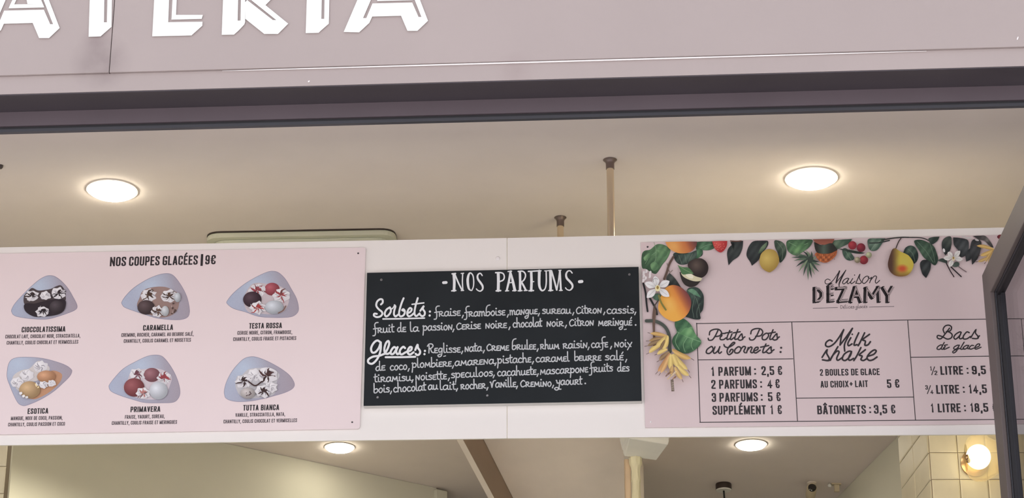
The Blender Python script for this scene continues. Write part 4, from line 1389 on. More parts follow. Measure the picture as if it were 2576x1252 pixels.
leaf(RB, [(250, 82), (300, 76), (370, 110), (408, 190), (398, 280), (350, 352), (318, 358), (300, 250), (262, 170)], DG, (88, 104, 88), (370, 140), 160, 70, [[(290, 100), (360, 200), (350, 330)]])
leaf(RB, [(418, 80), (560, 66), (740, 64), (740, 120), (690, 180), (600, 240), (550, 278), (470, 250), (420, 195)], MG, (110, 152, 106), (560, 200), 180, 62, [[(440, 100), (560, 170), (560, 260)], [(560, 170), (690, 110)]])
leaf(RB, [(480, 215), (560, 135), (650, 120), (610, 190), (550, 240)], (78, 116, 78), (122, 162, 112), (540, 200), 90)
leaf(RB, [(1000, 130), (1040, 75), (1270, 56), (1230, 110), (1100, 180), (1015, 222), (1000, 180)], (62, 84, 70), (112, 132, 110), (1060, 120), 120, 54)
leaf(RB, [(1145, 192), (1190, 178), (1250, 230), (1300, 310), (1250, 340), (1190, 322), (1152, 260)], (50, 70, 62), (96, 120, 100), (1220, 260), 90, None, [[(1180, 200), (1220, 270), (1260, 330)]])
leaf(RB, [(1085, 182), (1180, 190), (1300, 210), (1440, 240), (1380, 250), (1280, 240), (1150, 205)], (46, 58, 52), None, None, 150)
leaf(RB, [(1480, 60), (1600, 48), (1710, 48), (1655, 130), (1600, 200), (1530, 212), (1488, 170)], (60, 84, 72), (118, 140, 122), (1560, 120), 120, 46, [[(1520, 200), (1580, 120), (1680, 60)]])
stem(RB, [(1500, 110), (1620, 105), (1760, 75)], 16, (52, 58, 56))
stem(RC, [(90, 118), (200, 98), (330, 84), (430, 84)], 15, (48, 52, 50))
stem(RC, [(430, 84), (540, 86), (620, 96), (700, 132)], 12, (46, 48, 48))
stem(RC, [(335, 92), (300, 145), (268, 225)], 13, (70, 58, 56))
leaf(RC, [(360, 285), (390, 215), (450, 186), (510, 210), (550, 290), (540, 370), (500, 418), (468, 380), (430, 310)], (34, 48, 46), (84, 104, 90), (450, 250), 110, None, [[(420, 230), (480, 290), (510, 390)]])
leaf(RC, [(505, 122), (590, 115), (680, 150), (745, 195), (782, 280), (800, 365), (765, 435), (700, 400), (620, 335), (560, 245), (510, 170)], (42, 60, 50), (78, 104, 84), (620, 250), 180, None, [[(540, 140), (650, 260), (740, 400)], [(700, 170), (740, 290), (760, 400)]])
leaf(RC, [(680, 100), (730, 80), (820, 74), (790, 130), (725, 172), (690, 140)], (42, 56, 50), None, None, 100)
leaf(RC, [(572, 425), (602, 372), (660, 370), (706, 402), (702, 490), (650, 596), (600, 540)], (30, 34, 36), (66, 72, 72), (640, 460), 110)
leaf(RC, [(850, 140), (895, 84), (960, 74), (972, 150), (950, 250), (890, 310), (852, 230)], (40, 46, 46), (74, 82, 76), (930, 120), 130)
leaf(RC, [(990, 84), (1080, 92), (1180, 125), (1180, 250), (1130, 322), (1078, 330), (1055, 250), (1000, 180)], (42, 46, 48), (76, 80, 82), (1120, 200), 130)
leaf(RC, [(1240, 66), (1330, 62), (1400, 68), (1470, 150), (1500, 212), (1460, 200), (1400, 130), (1310, 108)], (60, 58, 58), (116, 112, 108), (1420, 110), 90)
leaf(RC, [(1150, 292), (1215, 205), (1222, 345), (1155, 390)], (36, 40, 42), None, None, 100)
leaf(RC, [(1240, 112), (1345, 140), (1312, 325), (1230, 430), (1218, 340), (1202, 230)], (44, 46, 48), (74, 76, 78), (1280, 230), 130)
leaf(RC, [(790, 375), (850, 348), (910, 370), (915, 412), (850, 395)], (58, 70, 64), None, None, 80)
leaf(RC, [(970, 440), (1020, 392), (1065, 405), (1062, 445), (1010, 458)], (70, 84, 76), None, None, 80)
for a, w, c in (([(905, 412), (950, 500), (1000, 580)], 13, (50, 38, 42)), ([(962, 455), (1030, 520), (1092, 578)], 15, (36, 32, 36)), ([(1060, 452), (1110, 490), (1155, 518)], 12, (112, 96, 98))):
    stem(RC, a, w, c)
garland = gl_.build('fruit_garland', M['print'], right, ink=True)
gl_ = MB()
# left column
stem(RA, [(490, 292), (435, 390), (405, 490), (370, 580)], 30, (94, 76, 68))
stem(RA, [(408, 375), (440, 490), (480, 465)], 8, (110, 100, 90))
leaf(RA, [(398, 562), (440, 500), (520, 582), (590, 690), (500, 700), (420, 650)], (40, 44, 44), (76, 82, 78), (450, 560), 120)
leaf(RA, [(668, 728), (740, 690), (820, 702), (880, 780), (890, 870), (878, 980), (840, 1040), (845, 1105), (770, 1110), (695, 1090), (650, 1075), (690, 980), (700, 880)], (38, 48, 46), (70, 90, 80), (720, 760), 220, None, [[(720, 740), (800, 860), (840, 1040)], [(770, 820), (740, 960), (760, 1090)], [(840, 900), (800, 1000), (800, 1090)]])
leaf(RA, [(672, 732), (730, 708), (790, 740), (852, 825), (790, 800), (730, 770)], (84, 122, 98), (110, 150, 120), (740, 740), 90)
stem(RA, [(95, 640), (125, 760), (138, 900), (152, 1005)], 24, (38, 38, 40))
stem(RA, [(180, 830), (225, 910), (262, 980), (276, 1045)], 26, (40, 40, 42))
stem(RA, [(245, 940), (228, 1080), (235, 1260)], 30, (100, 78, 70))
stem(RA, [(300, 850), (245, 930), (240, 960)], 16, (72, 66, 60))
leaf(RA, [(205, 800), (285, 768), (340, 810), (300, 862), (240, 850)], (62, 90, 76), (92, 124, 104), (270, 800), 80)
stem(RD, [(105, 108), (200, 112), (285, 160), (335, 250), (345, 420)], 34, (74, 80, 74))
stem(RD, [(195, 5), (182, 150), (187, 380)], 24, (104, 84, 74))
leaf(RD, [(400, 105), (440, 90), (490, 88), (560, 150), (610, 250), (665, 322), (600, 402), (510, 440), (420, 410), (368, 330), (380, 270), (415, 222), (395, 160)], (52, 86, 62), (106, 152, 106), (560, 250), 180, None,
     [[(410, 215), (520, 270), (660, 322)], [(470, 240), (540, 180), (570, 180)], [(430, 230), (400, 320), (440, 400)], [(520, 275), (480, 350), (500, 425)], [(580, 290), (560, 350), (580, 400)]])
leaf(RD, [(440, 240), (500, 180), (560, 190), (600, 260), (540, 270)], (80, 126, 84), (124, 170, 118), (540, 210), 90)
spray = gl_.build('leaf_column', M['print'], right, ink=True)


def fruit(name, fnbuild):
    k = MB()
    fnbuild(k)
    return k.build(name, M['print'], garland, ink=True)


def peach_col(cx, cy, r, a, b, c, lx=-.35, ly=.1):
    def f(x, y):
        t = ((x - cx) - (y - cy) * .55) / r          # red cheek to the upper right
        col = mixc(a, b, (t + .25) * 1.1)
        col = mixc(col, c, (t - .35) * 1.6)
        d = math.hypot((x - cx - lx * r) / r, (y - cy - ly * r) / r)
        return mixc(mixc(col, (240, 205, 130), .35), col, d * 1.8)
    return f


YO, OR, RD_ = (226, 168, 78), (206, 122, 64), (120, 66, 66)
fruit('printed_peach', lambda k: blob(k, BAND, lv(), RA, [(385, 96), (500, 92), (650, 90), (800, 92), (790, 150), (740, 210), (660, 242), (560, 242), (480, 212), (420, 165)], peach_col(570, 130, 230, (214, 146, 80), (180, 100, 66), (104, 66, 66)), True, 8, 4, 90))
fruit('printed_peach', lambda k: blob(k, BAND, lv(), RA, [(290, 950), (310, 850), (350, 762), (400, 690), (480, 660), (570, 680), (650, 740), (700, 805), (725, 890), (700, 1000), (640, 1080), (560, 1128), (480, 1136), (380, 1090), (312, 1020)], peach_col(510, 900, 225, YO, OR, RD_), True, 10, 5))
fruit('printed_peach', lambda k: blob(k, BAND, lv(), RB, [(755, 62), (900, 58), (1040, 56), (1000, 120), (900, 132), (800, 112)], lambda x, y: mixc((128, 76, 64), (158, 96, 78), (y - 60) / 70), True, 4, 4, 56))
def _straw(k):
    blob(k, BAND, lv(), RA, [(1000, 88), (1100, 82), (1198, 82), (1190, 150), (1150, 212), (1104, 233), (1050, 200), (1018, 150)], lambda x, y: mixc((206, 92, 86), (164, 48, 52), math.hypot(x - 1070, y - 120) / 110), True, 6, 4, 82)
    for i in range(14):
        x, y = 1030 + (i * 37) % 140, 110 + (i * 53) % 90
        fill(k, BAND, lv(), RA, ell(x, y, 4, 6, 0, 6), (226, 150, 130), True, 2)
fruit('printed_strawberry', _straw)
def _lemon(k):
    stem(RA, [(1772, 190), (1782, 135), (1805, 84)], 14, (60, 54, 52))
    blob(k, BAND, lv(), RA, [(1620, 345), (1640, 255), (1700, 200), (1762, 190), (1830, 215), (1872, 290), (1876, 360), (1840, 430), (1780, 482), (1740, 492), (1680, 460), (1636, 410)], lambda x, y: mixc((206, 182, 104), (150, 122, 58), math.hypot(x - 1715, y - 310) / 200), True, 8, 4)
fruit('printed_lemon', _lemon)
# the lemon's stalk belongs to the garland ink laid before it
def _pine(k):
    blob(k, BAND, lv(), RB, [(790, 242), (930, 205), (1076, 200), (1060, 270), (1000, 330), (930, 368), (850, 350), (800, 295)], lambda x, y: mixc((196, 112, 66), (128, 70, 46), .5 + .5 * math.sin(x * .09) * math.sin(y * .09)), True, 8, 4)
    for i in range(16):
        x = 860 + i * 12
        trace(k, BAND, lv(), RB, [[(x, 318 - (i % 3) * 30), (x - 4, 352 - (i % 3) * 34 - i * 2)]], 7, cols=ink((122, 62, 40) if i % 2 else (216, 138, 84)))
    blob(k, BAND, lv(), RB, [(768, 92), (815, 130), (900, 135), (1000, 112), (1060, 170), (1078, 200), (985, 243), (865, 248), (795, 215)], lambda x, y: mixc((82, 98, 86), (46, 46, 42), abs(x - 900) / 90), True, 5, 4)
    C0 = (720, 320)
    tips = [(470, 300), (490, 250), (620, 215), (660, 205), (735, 215), (500, 345), (530, 425), (565, 495), (630, 545), (695, 605), (745, 578), (785, 530), (842, 492), (862, 402), (845, 350), (800, 280), (560, 280), (680, 250)]
    for i, t in enumerate(tips):
        dx, dy = t[0] - C0[0], t[1] - C0[1]
        L = math.hypot(dx, dy); nx, ny = -dy / L, dx / L
        b = 16
        mid = (C0[0] + dx * .55 + nx * 14, C0[1] + dy * .55 + ny * 14)
        col = ((62, 80, 68), (92, 112, 92), (48, 62, 56), (122, 138, 112))[i % 4]
        fill(k, BAND, lv(), RB, [(C0[0] + nx * b, C0[1] + ny * b), (mid[0] + nx * 13, mid[1] + ny * 13), t, (mid[0] - nx * 13, mid[1] - ny * 13), (C0[0] - nx * b, C0[1] - ny * b)], col, True, 3)
    fill(k, BAND, lv(), RB, ell(725, 325, 36, 50, 20, 10), (56, 68, 60), True, 2)
fruit('printed_pineapple', _pine)
for x, y, r, a, b in ((1275, 140, 56, (176, 68, 74), (130, 44, 54)), (1388, 170, 58, (156, 54, 68), (104, 38, 50)), (1424, 332, 57, (168, 62, 68), (116, 40, 48)), (1340, 332, 40, (198, 188, 160), (122, 112, 90)), (1490, 266, 40, (202, 204, 168), (138, 140, 110))):
    fruit('printed_cherry', lambda k: blob(k, BAND, lv(), RB, ell(x, y, r, r, 0, 12), lambda X, Y: mixc(a, b, math.hypot(X - x + r * .3, Y - y + r * .3) / r), True, 5, 2))
def _pear(k):
    def f(x, y):
        c = mixc((84, 58, 48), (196, 176, 74), (x - 215) / 110)
        c = mixc((196, 182, 84), c, math.hypot((x - 375) / 120, (y - 385) / 110))
        d = math.hypot((x - 348) / 78, (y - 478) / 55)
        c = mixc((196, 84, 52), c, (d - .35) * 1.3)
        return mixc(c, (110, 72, 44), (y - 500) / 95)
    blob(k, BAND, lv(), RC, [(262, 222), (225, 235), (200, 290), (178, 360), (168, 430), (190, 505), (250, 560), (330, 577), (415, 560), (470, 500), (492, 415), (450, 335), (395, 292), (330, 265)], f, True, 12, 4)
fruit('printed_pear', _pear)
def _avo(k):
    blob(k, BAND, lv(), RA, [(680, 380), (730, 335), (800, 312), (865, 314), (925, 360), (950, 430), (930, 510), (870, 562), (800, 560), (735, 510), (690, 440)], lambda x, y: mixc((96, 84, 76), (44, 36, 36), math.hypot(x - 790, y - 400) / 130), True, 6, 4)
    fill(k, BAND, lv(), RA, [(570, 490), (600, 600), (650, 665), (720, 687), (790, 668), (845, 610), (865, 570), (780, 560), (680, 520)], (46, 42, 40))
    fill(k, BAND, lv(), RA, [(588, 505), (640, 495), (710, 505), (780, 545), (866, 568), (845, 606), (760, 610), (670, 580), (615, 545)], (206, 200, 168))
    fill(k, BAND, lv(), RA, [(640, 510), (700, 505), (750, 540), (740, 575), (680, 560)], (226, 222, 200))
    fill(k, BAND, lv(), RA, [(545, 395), (610, 425), (690, 435), (760, 512), (690, 515), (610, 520), (575, 455)], (78, 116, 78))
    trace(k, BAND, lv(), RA, [[(560, 405), (640, 460), (740, 508)]], 6, cols=ink((130, 160, 116)))
fruit('printed_avocado', _avo)
def petals(k, Z, c, tips, wd, col, core):
    for i, t in enumerate(tips):
        dx, dy = t[0] - c[0], t[1] - c[1]
        L = math.hypot(dx, dy); nx, ny = -dy / L * wd, dx / L * wd
        pts = [(c[0] + dx * .08, c[1] + dy * .08), (c[0] + dx * .5 + nx, c[1] + dy * .5 + ny), (c[0] + dx * .82 + nx * .7, c[1] + dy * .82 + ny * .7), t, (c[0] + dx * .82 - nx * .7, c[1] + dy * .82 - ny * .7), (c[0] + dx * .5 - nx, c[1] + dy * .5 - ny)]
        blob(k, BAND, lv(), Z, pts, lambda x, y: mixc(mixc(col, (120, 124, 120), .35), col, math.hypot(x - c[0], y - c[1]) / (L * .55)), True, 5, 3)
        trace(k, BAND, lv(), Z, [[(c[0] + dx * .3, c[1] + dy * .3), (c[0] + dx * .8, c[1] + dy * .8)]], 3, cols=ink((150, 152, 150)))
    fill(k, BAND, lv(), Z, ell(c[0] + 4, c[1] + 8, wd * .75, wd * .95, 0, 10), core)
    fill(k, BAND, lv(), Z, ell(c[0] + 4, c[1] - 2, wd * .35, wd * .5, 0, 8), (150, 124, 64))
def _fl1(k):
    for p in ((100, 500), (135, 480), (185, 500), (100, 545), (180, 545), (95, 600), (125, 570)):
        fill(k, BAND, lv(), RA, ell(p[0], p[1], 17, 26, 20, 8), (214, 208, 208))
        trace(k, BAND, lv(), RA, [[(p[0] - 14, p[1] - 16), (p[0] - 16, p[1] + 14)]], 3, cols=ink((120, 112, 112)))
    petals(k, RA, (280, 695), [(248, 545), (440, 608), (437, 812), (140, 828), (115, 632)], 44, (222, 222, 222), (226, 218, 170))
    trace(k, BAND, lv(), RA, [[(230, 620), (225, 590), (255, 572), (285, 585)]], 5, cols=ink((130, 128, 128)))
    trace(k, BAND, lv(), RA, [[(300, 800), (330, 890), (390, 985)]], 24, cols=ink((122, 118, 62)))
fruit('printed_flower', _fl1)
def _fl2(k):
    petals(k, RC, (990, 345), [(925, 268), (1078, 252), (1112, 362), (945, 458), (868, 345)], 30, (214, 212, 208), (208, 196, 170))
fruit('printed_flower', _fl2)
def _bud(k):
    fill(k, BAND, lv(), RC, ell(875, 248, 14, 26, -15, 8), (216, 214, 214))
    fill(k, BAND, lv(), RC, ell(815, 300, 14, 22, 10, 8), (206, 190, 194))
def _blossom(k):
    for p in ((1120, 75), (1160, 92), (1200, 88), (1290, 118), (1390, 160)):
        fill(k, BAND, lv(), RC, ell(p[0], p[1], 26, 11, 15, 8), (186, 182, 180))
fruit('printed_bud', _bud)
fruit('printed_blossom', _blossom)


def bananas(k, Z, lst):
    for (b, t, w, c, bend) in lst:
        dx, dy = t[0] - b[0], t[1] - b[1]
        L = math.hypot(dx, dy); nx, ny = -dy / L, dx / L
        m = (b[0] + dx * .5 + nx * bend, b[1] + dy * .5 + ny * bend)
        m2 = (b[0] + dx * .8 + nx * bend * .6, b[1] + dy * .8 + ny * bend * .6)
        pts = [(b[0] + nx * w * .25, b[1] + ny * w * .25), (m[0] + nx * w * .5, m[1] + ny * w * .5), (m2[0] + nx * w * .4, m2[1] + ny * w * .4), t, (m2[0] - nx * w * .4, m2[1] - ny * w * .4), (m[0] - nx * w * .5, m[1] - ny * w * .5), (b[0] - nx * w * .25, b[1] - ny * w * .25)]
        blob(k, BAND, lv(), Z, pts, lambda x, y: mixc(mixc(c, (244, 226, 160), .3), mixc(c, (70, 44, 24), .3), abs((x - m[0]) * nx + (y - m[1]) * ny) / (w * .6)), True, 4, 3)
        trace(k, BAND, lv(), Z, [[t, (t[0] + dx / L * w * .6 + nx * 6, t[1] + dy / L * w * .6 + ny * 6)]], 7, cols=ink((82, 62, 58)))


YB, TB, BB = (222, 196, 118), (198, 156, 92), (138, 106, 74)
def _ban(k):
    bananas(k, RG, [((440, 370), (200, 330), 56, TB, 8), ((420, 400), (180, 440), 60, BB, 6), ((400, 420), (160, 510), 62, (112, 88, 70), 8),
                    ((430, 375), (285, 505), 66, YB, -12), ((345, 500), (185, 610), 66, YB, 14), ((450, 370), (380, 565), 74, YB, -16), ((410, 430), (345, 560), 40, (104, 80, 62), 0),
                    ((440, 560), (300, 630), 56, YB, 8), ((470, 600), (330, 720), 62, (120, 94, 74), 6),
                    ((480, 630), (310, 880), 74, (196, 138, 92), -14), ((470, 660), (350, 900), 64, (212, 162, 108), -6), ((500, 640), (495, 855), 76, YB, 4), ((530, 570), (790, 690), 78, (206, 164, 96), 22), ((545, 640), (740, 850), 76, YB, 18), ((530, 635), (610, 820), 76, YB, 10),
                    ((600, 790), (760, 935), 70, YB, 16), ((560, 820), (660, 990), 64, (206, 170, 112), 10), ((520, 800), (500, 920), 60, (190, 150, 96), 0)])
    for i in range(26):
        x = 430 + (i * 41) % 150; y = 880 + (i * 29) % 130
        if abs(x - 505) > 95 - (y - 880) * .3: continue
        fill(k, BAND, lv(), RG, ell(x, y, 14, 7, 60 + i * 37, 6), ((206, 180, 130), (150, 112, 80), (226, 208, 170), (110, 78, 62))[i % 4], True, 2)
    trace(k, BAND, lv(), RG, [[(515, 990), (522, 1080), (528, 1160)]], 42, cols=ink((112, 98, 88)), cap='butt')
    for y in range(1030, 1150, 24):
        trace(k, BAND, lv(), RG, [[(512, y), (538, y + 10)]], 9, cols=ink((176, 162, 146)))
fruit('printed_banana_bunch', _ban)
def _ban2(k):
    bananas(k, RC, [((1500, 235), (1285, 190), 46, (196, 160, 92), 10), ((1480, 250), (1330, 312), 50, (206, 168, 96), -10), ((1440, 330), (1300, 390), 40, (186, 152, 96), -6), ((1495, 250), (1400, 400), 34, (190, 154, 92), 14), ((1520, 255), (1430, 420), 34, (176, 140, 84), 12)])
fruit('printed_banana_bunch', _ban2)
# small red berry at the far corner of the print
fruit('printed_berry', lambda k: blob(k, BAND, lv(), RC, ell(1590, 78, 46, 30, 0, 10), lambda x, y: mixc((120, 44, 52), (78, 34, 40), abs(x - 1580) / 40), True, 4, 2))

# ------------------------------------------------------------------ rods holding the band, AC unit, lamps
def rod(px, py, r, label):
    p = on_z(px, py, CEIL)
    t = empty('support_rod', (p.x, p.y, CEIL - .62), label, 'rod', 'rods above the menu band')
    mb = MB(); mb.lathe([(r, -.62), (r, -.008)], (p.x, p.y, CEIL), 24); mb.build('shaft', M['brass'], t, smooth=True)
    mb = MB(); mb.lathe([(r * 1.14, -.03), (r * 1.14, -.012), (r * 1.35, -.006), (r * 1.9, -.0005)], (p.x, p.y, CEIL), 24)
    mb.build('collar', M['bronze'], t, smooth=True)
    return p


ra = rod(1534.5, 402, .0108, 'brass rod with bronze collar between ceiling and menu band, the longer one')
rb = rod(1409.5, 547, .0100, 'brass rod farther behind the menu band, only its top end showing')
# angle brackets hidden behind the band that the rods carry
for p, nm in ((ra, 'brass rod nearer the street'), (rb, 'brass rod farther back')):
    yb = BAND.y0 - BAND.k * p.x
    mb = MB(); mb.box((p.x - .02, yb + .0085, CEIL - .64), (p.x + .02, p.y + .02, CEIL - .6205))
    tag(mb.build('mounting_bracket', M['metal_dark']), 'flat steel bracket behind the menu band under the ' + nm, 'bracket', 'brackets behind the menu band')

# AC cassette
a = on_z(515, 592, CEIL - .012); b = on_z(993, 583, CEIL - .012)
ac = empty('ceiling_air_conditioner', ((a.x + b.x) / 2, a.y + .28, CEIL - .03), 'pale green-white ceiling air conditioner behind the left part of the menu band', 'air conditioner')
ux = (b - a); ux.z = 0
L = ux.length; ux.normalize(); uy = Vector((-ux.y, ux.x, 0))
if uy.y < 0: uy = -uy
def rrect(o, u, v, x0, x1, y0, y1, r, n=6):
    pts = rounded([Vector((x0, y0)), Vector((x1, y0)), Vector((x1, y1)), Vector((x0, y1))], r, True, n)
    return [o + u * p.x + v * p.y for p in pts]
def acslab(mb, x0, x1, y0, y1, z0, z1, r):
    o = Vector((a.x, a.y, 0))
    f = rrect(o, ux, uy, x0, x1, y0, y1, r)
    mb.prism([p + Vector((0, 0, z0)) for p in f], [p + Vector((0, 0, z1)) for p in f])
mb = MB(); acslab(mb, 0, L, 0, .56, CEIL - .02, CEIL - .004, .05); mb.build('panel', M['ac'], ac, bevel=.004)
mb = MB(); acslab(mb, .02, L - .02, .018, .54, CEIL - .034, CEIL - .0205, .05); mb.build('intake_grille', M['ac'], ac, bevel=.004)
mb = MB(); acslab(mb, .0, L, -.004, .566, CEIL - .0038, CEIL - .0002, .05); mb.build('gasket', M['brown'], ac)  # dark slab in place of the shadow line around the unit


def downlight(px, py, r, label, lens='lens'):
    p = on_z(px, py, CEIL - .004)
    t = empty('recessed_lamp', (p.x, p.y, CEIL - .02), label, 'ceiling lamp', 'round recessed ceiling lamps')
    mb = MB(); mb.lathe([(r * 1.0, -.0035), (r * 1.10, -.003), (r * 1.12, -.0006)], (p.x, p.y, CEIL), 40); mb.build('rim', M['rim'], t, smooth=True)
    mb = MB()
    mb.lathe([(r * .985, -.0038), (r * .97, -.008), (r * .90, -.011), (r * .5, -.014), (r * .02, -.0145)], (p.x, p.y, CEIL), 40)
    mb.build('diffuser', M[lens], t, smooth=True)
    return p


l1 = downlight(282, 480.5, .0695, 'glowing round recessed ceiling lamp above the sundae menu', 'lens_front')
l2 = downlight(2041, 450.5, .0710, 'glowing round recessed ceiling lamp above the fruit garland menu', 'lens_front')
l3 = downlight(854.5, 1126, .0535, 'glowing round recessed ceiling lamp under the sundae menu corner')
l4 = downlight(1889.5, 1119, .0560, 'glowing round recessed ceiling lamp below the price menu')
for nm, p, en, sz in (('spill_front_left', l1, 90, 1.5), ('spill_front_right', l2, 420, 1.5), ('spill_back_left', l3, 12, 2.1), ('spill_back_right', l4, 10, 2.1)):
    lamp(nm, 'SPOT', (p.x, p.y, CEIL - .03), en, (1.0, .88, .66), .05, (0, 0, 0), sz, .6)
lamp('spill_hidden_left', 'SPOT', (-1.6, 7.75, CEIL - .03), 46, (1.0, .93, .76), .05, (0, 0, 0), 2.5, .6)

# dark bolt head on the ceiling at the photo edge
p = on_z(1, 416, CEIL)
mb = MB(); mb.lathe([(.005, -.010), (.008, -.006), (.009, -.0004)], p, 14)
tag(mb.build('ceiling_bolt', M['brown'], smooth=True), 'tiny dark bolt head in the ceiling left of the first lamp', 'bolt')

# ------------------------------------------------------------------ rear room seen under the band
# slanting cream wall on the left
w0 = on_z(600, 1121, CEIL); w1 = on_z(1098, 1226, CEIL)
d = (w1 - w0); d.z = 0; d.normalize()
nrm = Vector((d.y, -d.x, 0))
A = w0 - d * 2.2; B = w1 + d * 0.0
mb = MB()
q = [Vector((A.x, A.y, 0)), Vector((B.x, B.y, 0)), Vector((B.x, B.y, CEIL - .001)), Vector((A.x, A.y, CEIL - .001))]
mb.prism(q, [p - nrm * .12 for p in q])
struct(mb.build('wall_slanting', M['wall']))
# pilaster at its end
mb = MB()
p0 = on_z(1088, 1226, CEIL) + nrm * .03
o = Vector((p0.x, p0.y, 0))
mb.prism([o, o + d * .055, o + d * .055 + Vector((0, 0, CEIL - .012)), o + Vector((0, 0, CEIL - .012))],
         [o - nrm * .15, o + d * .055 - nrm * .15, o + d * .055 - nrm * .15 + Vector((0, 0, CEIL - .012)), o - nrm * .15 + Vector((0, 0, CEIL - .012))])
struct(mb.build('column_end', M['wall'], bevel=.004))

# pale boxed beam with a downstand board on its left side
zs = CEIL - .22
SL = Vector((0, .33, 1)).normalized()     # the underside leans towards the street
Q0 = on_z(1400, 1100, zs)
def bq(px, py):
    dd = ray(px, py)
    return CAM + dd * ((Q0 - CAM).dot(SL) / dd.dot(SL))
c0, c1 = bq(1206, 1085), bq(1292, 1256)
r0, r1 = bq(1560, 1085), bq(1587, 1256)
ext = lambda p, q, t: q + (q - p) * t
c2, r2 = ext(c0, c1, 1.6), ext(r0, r1, 1.6)
mb = MB()
atc = lambda p: Vector((p.x, p.y, CEIL - .001))
lo = [c0, r0, r2, c2]
mb.prism(lo, [atc(p) for p in lo])
struct(mb.build('beam_boxed', M['beam'], bevel=.002))
# right-hand trim of the beam
mb = MB()
rv = (r2 - r0); rv.z = 0; rv.normalize()
sd = Vector((rv.y, -rv.x, 0))
lo = [r0 + sd * .0005, r0 + sd * .016, r2 + sd * .016, r2 + sd * .0005]
mb.prism([p - Vector((0, 0, .006)) for p in lo], [p + Vector((0, 0, .006)) for p in lo])
struct(mb.build('trim_6', M['beam_edge']))
# downstand board: lies on the vertical plane through the left edge, bottom edge from the traced line
cv = (c2 - c0); cv.z = 0; cv.normalize()
nv = Vector((cv.y, -cv.x, 0))      # towards +X
def on_vert(px, py):
    dd = ray(px, py)
    t = (c0 - CAM).dot(nv) / dd.dot(nv)
    return CAM + dd * t
b0, b1 = on_vert(1157, 1090), on_vert(1246, 1256)
b2 = ext(b0, b1, 1.2)

mb = MB()
fr = [b0, b2, Vector((b2.x, b2.y, CEIL - .001)), Vector((b0.x, b0.y, CEIL - .001))]
fr = [p - nv * .0006 for p in fr]
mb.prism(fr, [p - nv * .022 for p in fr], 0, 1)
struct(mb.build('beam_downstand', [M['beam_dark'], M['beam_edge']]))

# carved half column with a plaster slab capital
zc = CEIL - .35
CPZ = Zoom(1540, 1090, 7.73)
def cz(x, y, z):
    v = CPZ([(x, y)])[0]
    return on_z(v.x, v.y, z)
ka, kb, kc, kd = cz(330, 95, zc), cz(1085, 215, zc), cz(860, 520, zc), cz(235, 440, zc)
cen = (ka + kb + kc + kd) / 4
col_ = empty('carved_column', (cen.x, cen.y, 0), 'cream carved column with a square plaster capital under the price menu', 'column')
mb = MB()
base = [ka, kb, kc, kd]
levels = [(0, 1.0), (.012, 1.05), (.022, 1.05), (.026, 1.10), (.06, 1.20), (.10, 1.22), (.12, 1.32), (.165, 1.34)]
rings = [[cen + (p - cen) * s + Vector((0, 0, z)) for p in base] for z, s in levels]
vs = [p for r in rings for p in r]
fs = [(3, 2, 1, 0)]
for i in range(len(levels) - 1):
    for k in range(4):
        j = (k + 1) % 4
        fs.append((i * 4 + k, i * 4 + j, (i + 1) * 4 + j, (i + 1) * 4 + k))
fs.append(tuple((len(levels) - 1) * 4 + k for k in range(4)))
mb.mesh(vs, fs)
mb.build('capital', M['plaster'], col_, bevel=.003)
# shaft: fluted, with bulging carved leaves; it stands under the rear edge of the capital
sp_ = on_z(1598.5, 1151, zc)
rr = .0150
z = zc - .0005
prof = []
seq = [(1.42, 0), (1.40, .018), (1.34, .026), (1.12, .034), (1.0, .045), (.97, .06), (1.08, .075), (1.10, .085), (.95, .092), (.93, .12), (1.06, .14), (1.08, .155), (.94, .165), (.96, .19), (1.12, .205), (1.12, .22), (.95, .23)]
for k in range(6):
    seq += [(a_, b_ + .20 * (k + 1)) for a_, b_ in seq[5:17]] if k == 0 else [(a_, b_ + .20) for a_, b_ in seq[-12:]]
for a_, b_ in seq: prof.append((rr * a_, z - b_))
prof += [(rr, 1.2), (rr * 1.6, 1.15), (rr * 1.6, 0.0)]
prof = prof[::-1]
mb = MB()
mb.lathe(prof, (sp_.x, sp_.y, 0), 36, 0, fn=lambda a, z: 1 + .07 * math.cos(a * 8 + (3 if int(z * 18) % 2 else 0)))
mb.build('shaft', M['carved'], col_, smooth=True)
# flat pilaster strip behind and beside the shaft
pA_ = on_y(1579.5, 1190, sp_.y + .02)
mb = MB()
mb.box((pA_.x - .0100, sp_.y + .012, 0), (pA_.x + .0105, sp_.y + .034, zc - .0005))
mb.box((pA_.x - .0120, sp_.y + .0105, 0), (pA_.x - .0101, sp_.y + .036, zc - .0005))
mb.build('pilaster_strip', M['pilaster'], col_, bevel=.001)

# tiled pier on the right (front face + receding side), each tile laid in
YP = 7.3
pc = on_y(2338, 1140, YP)
Tt = .0905


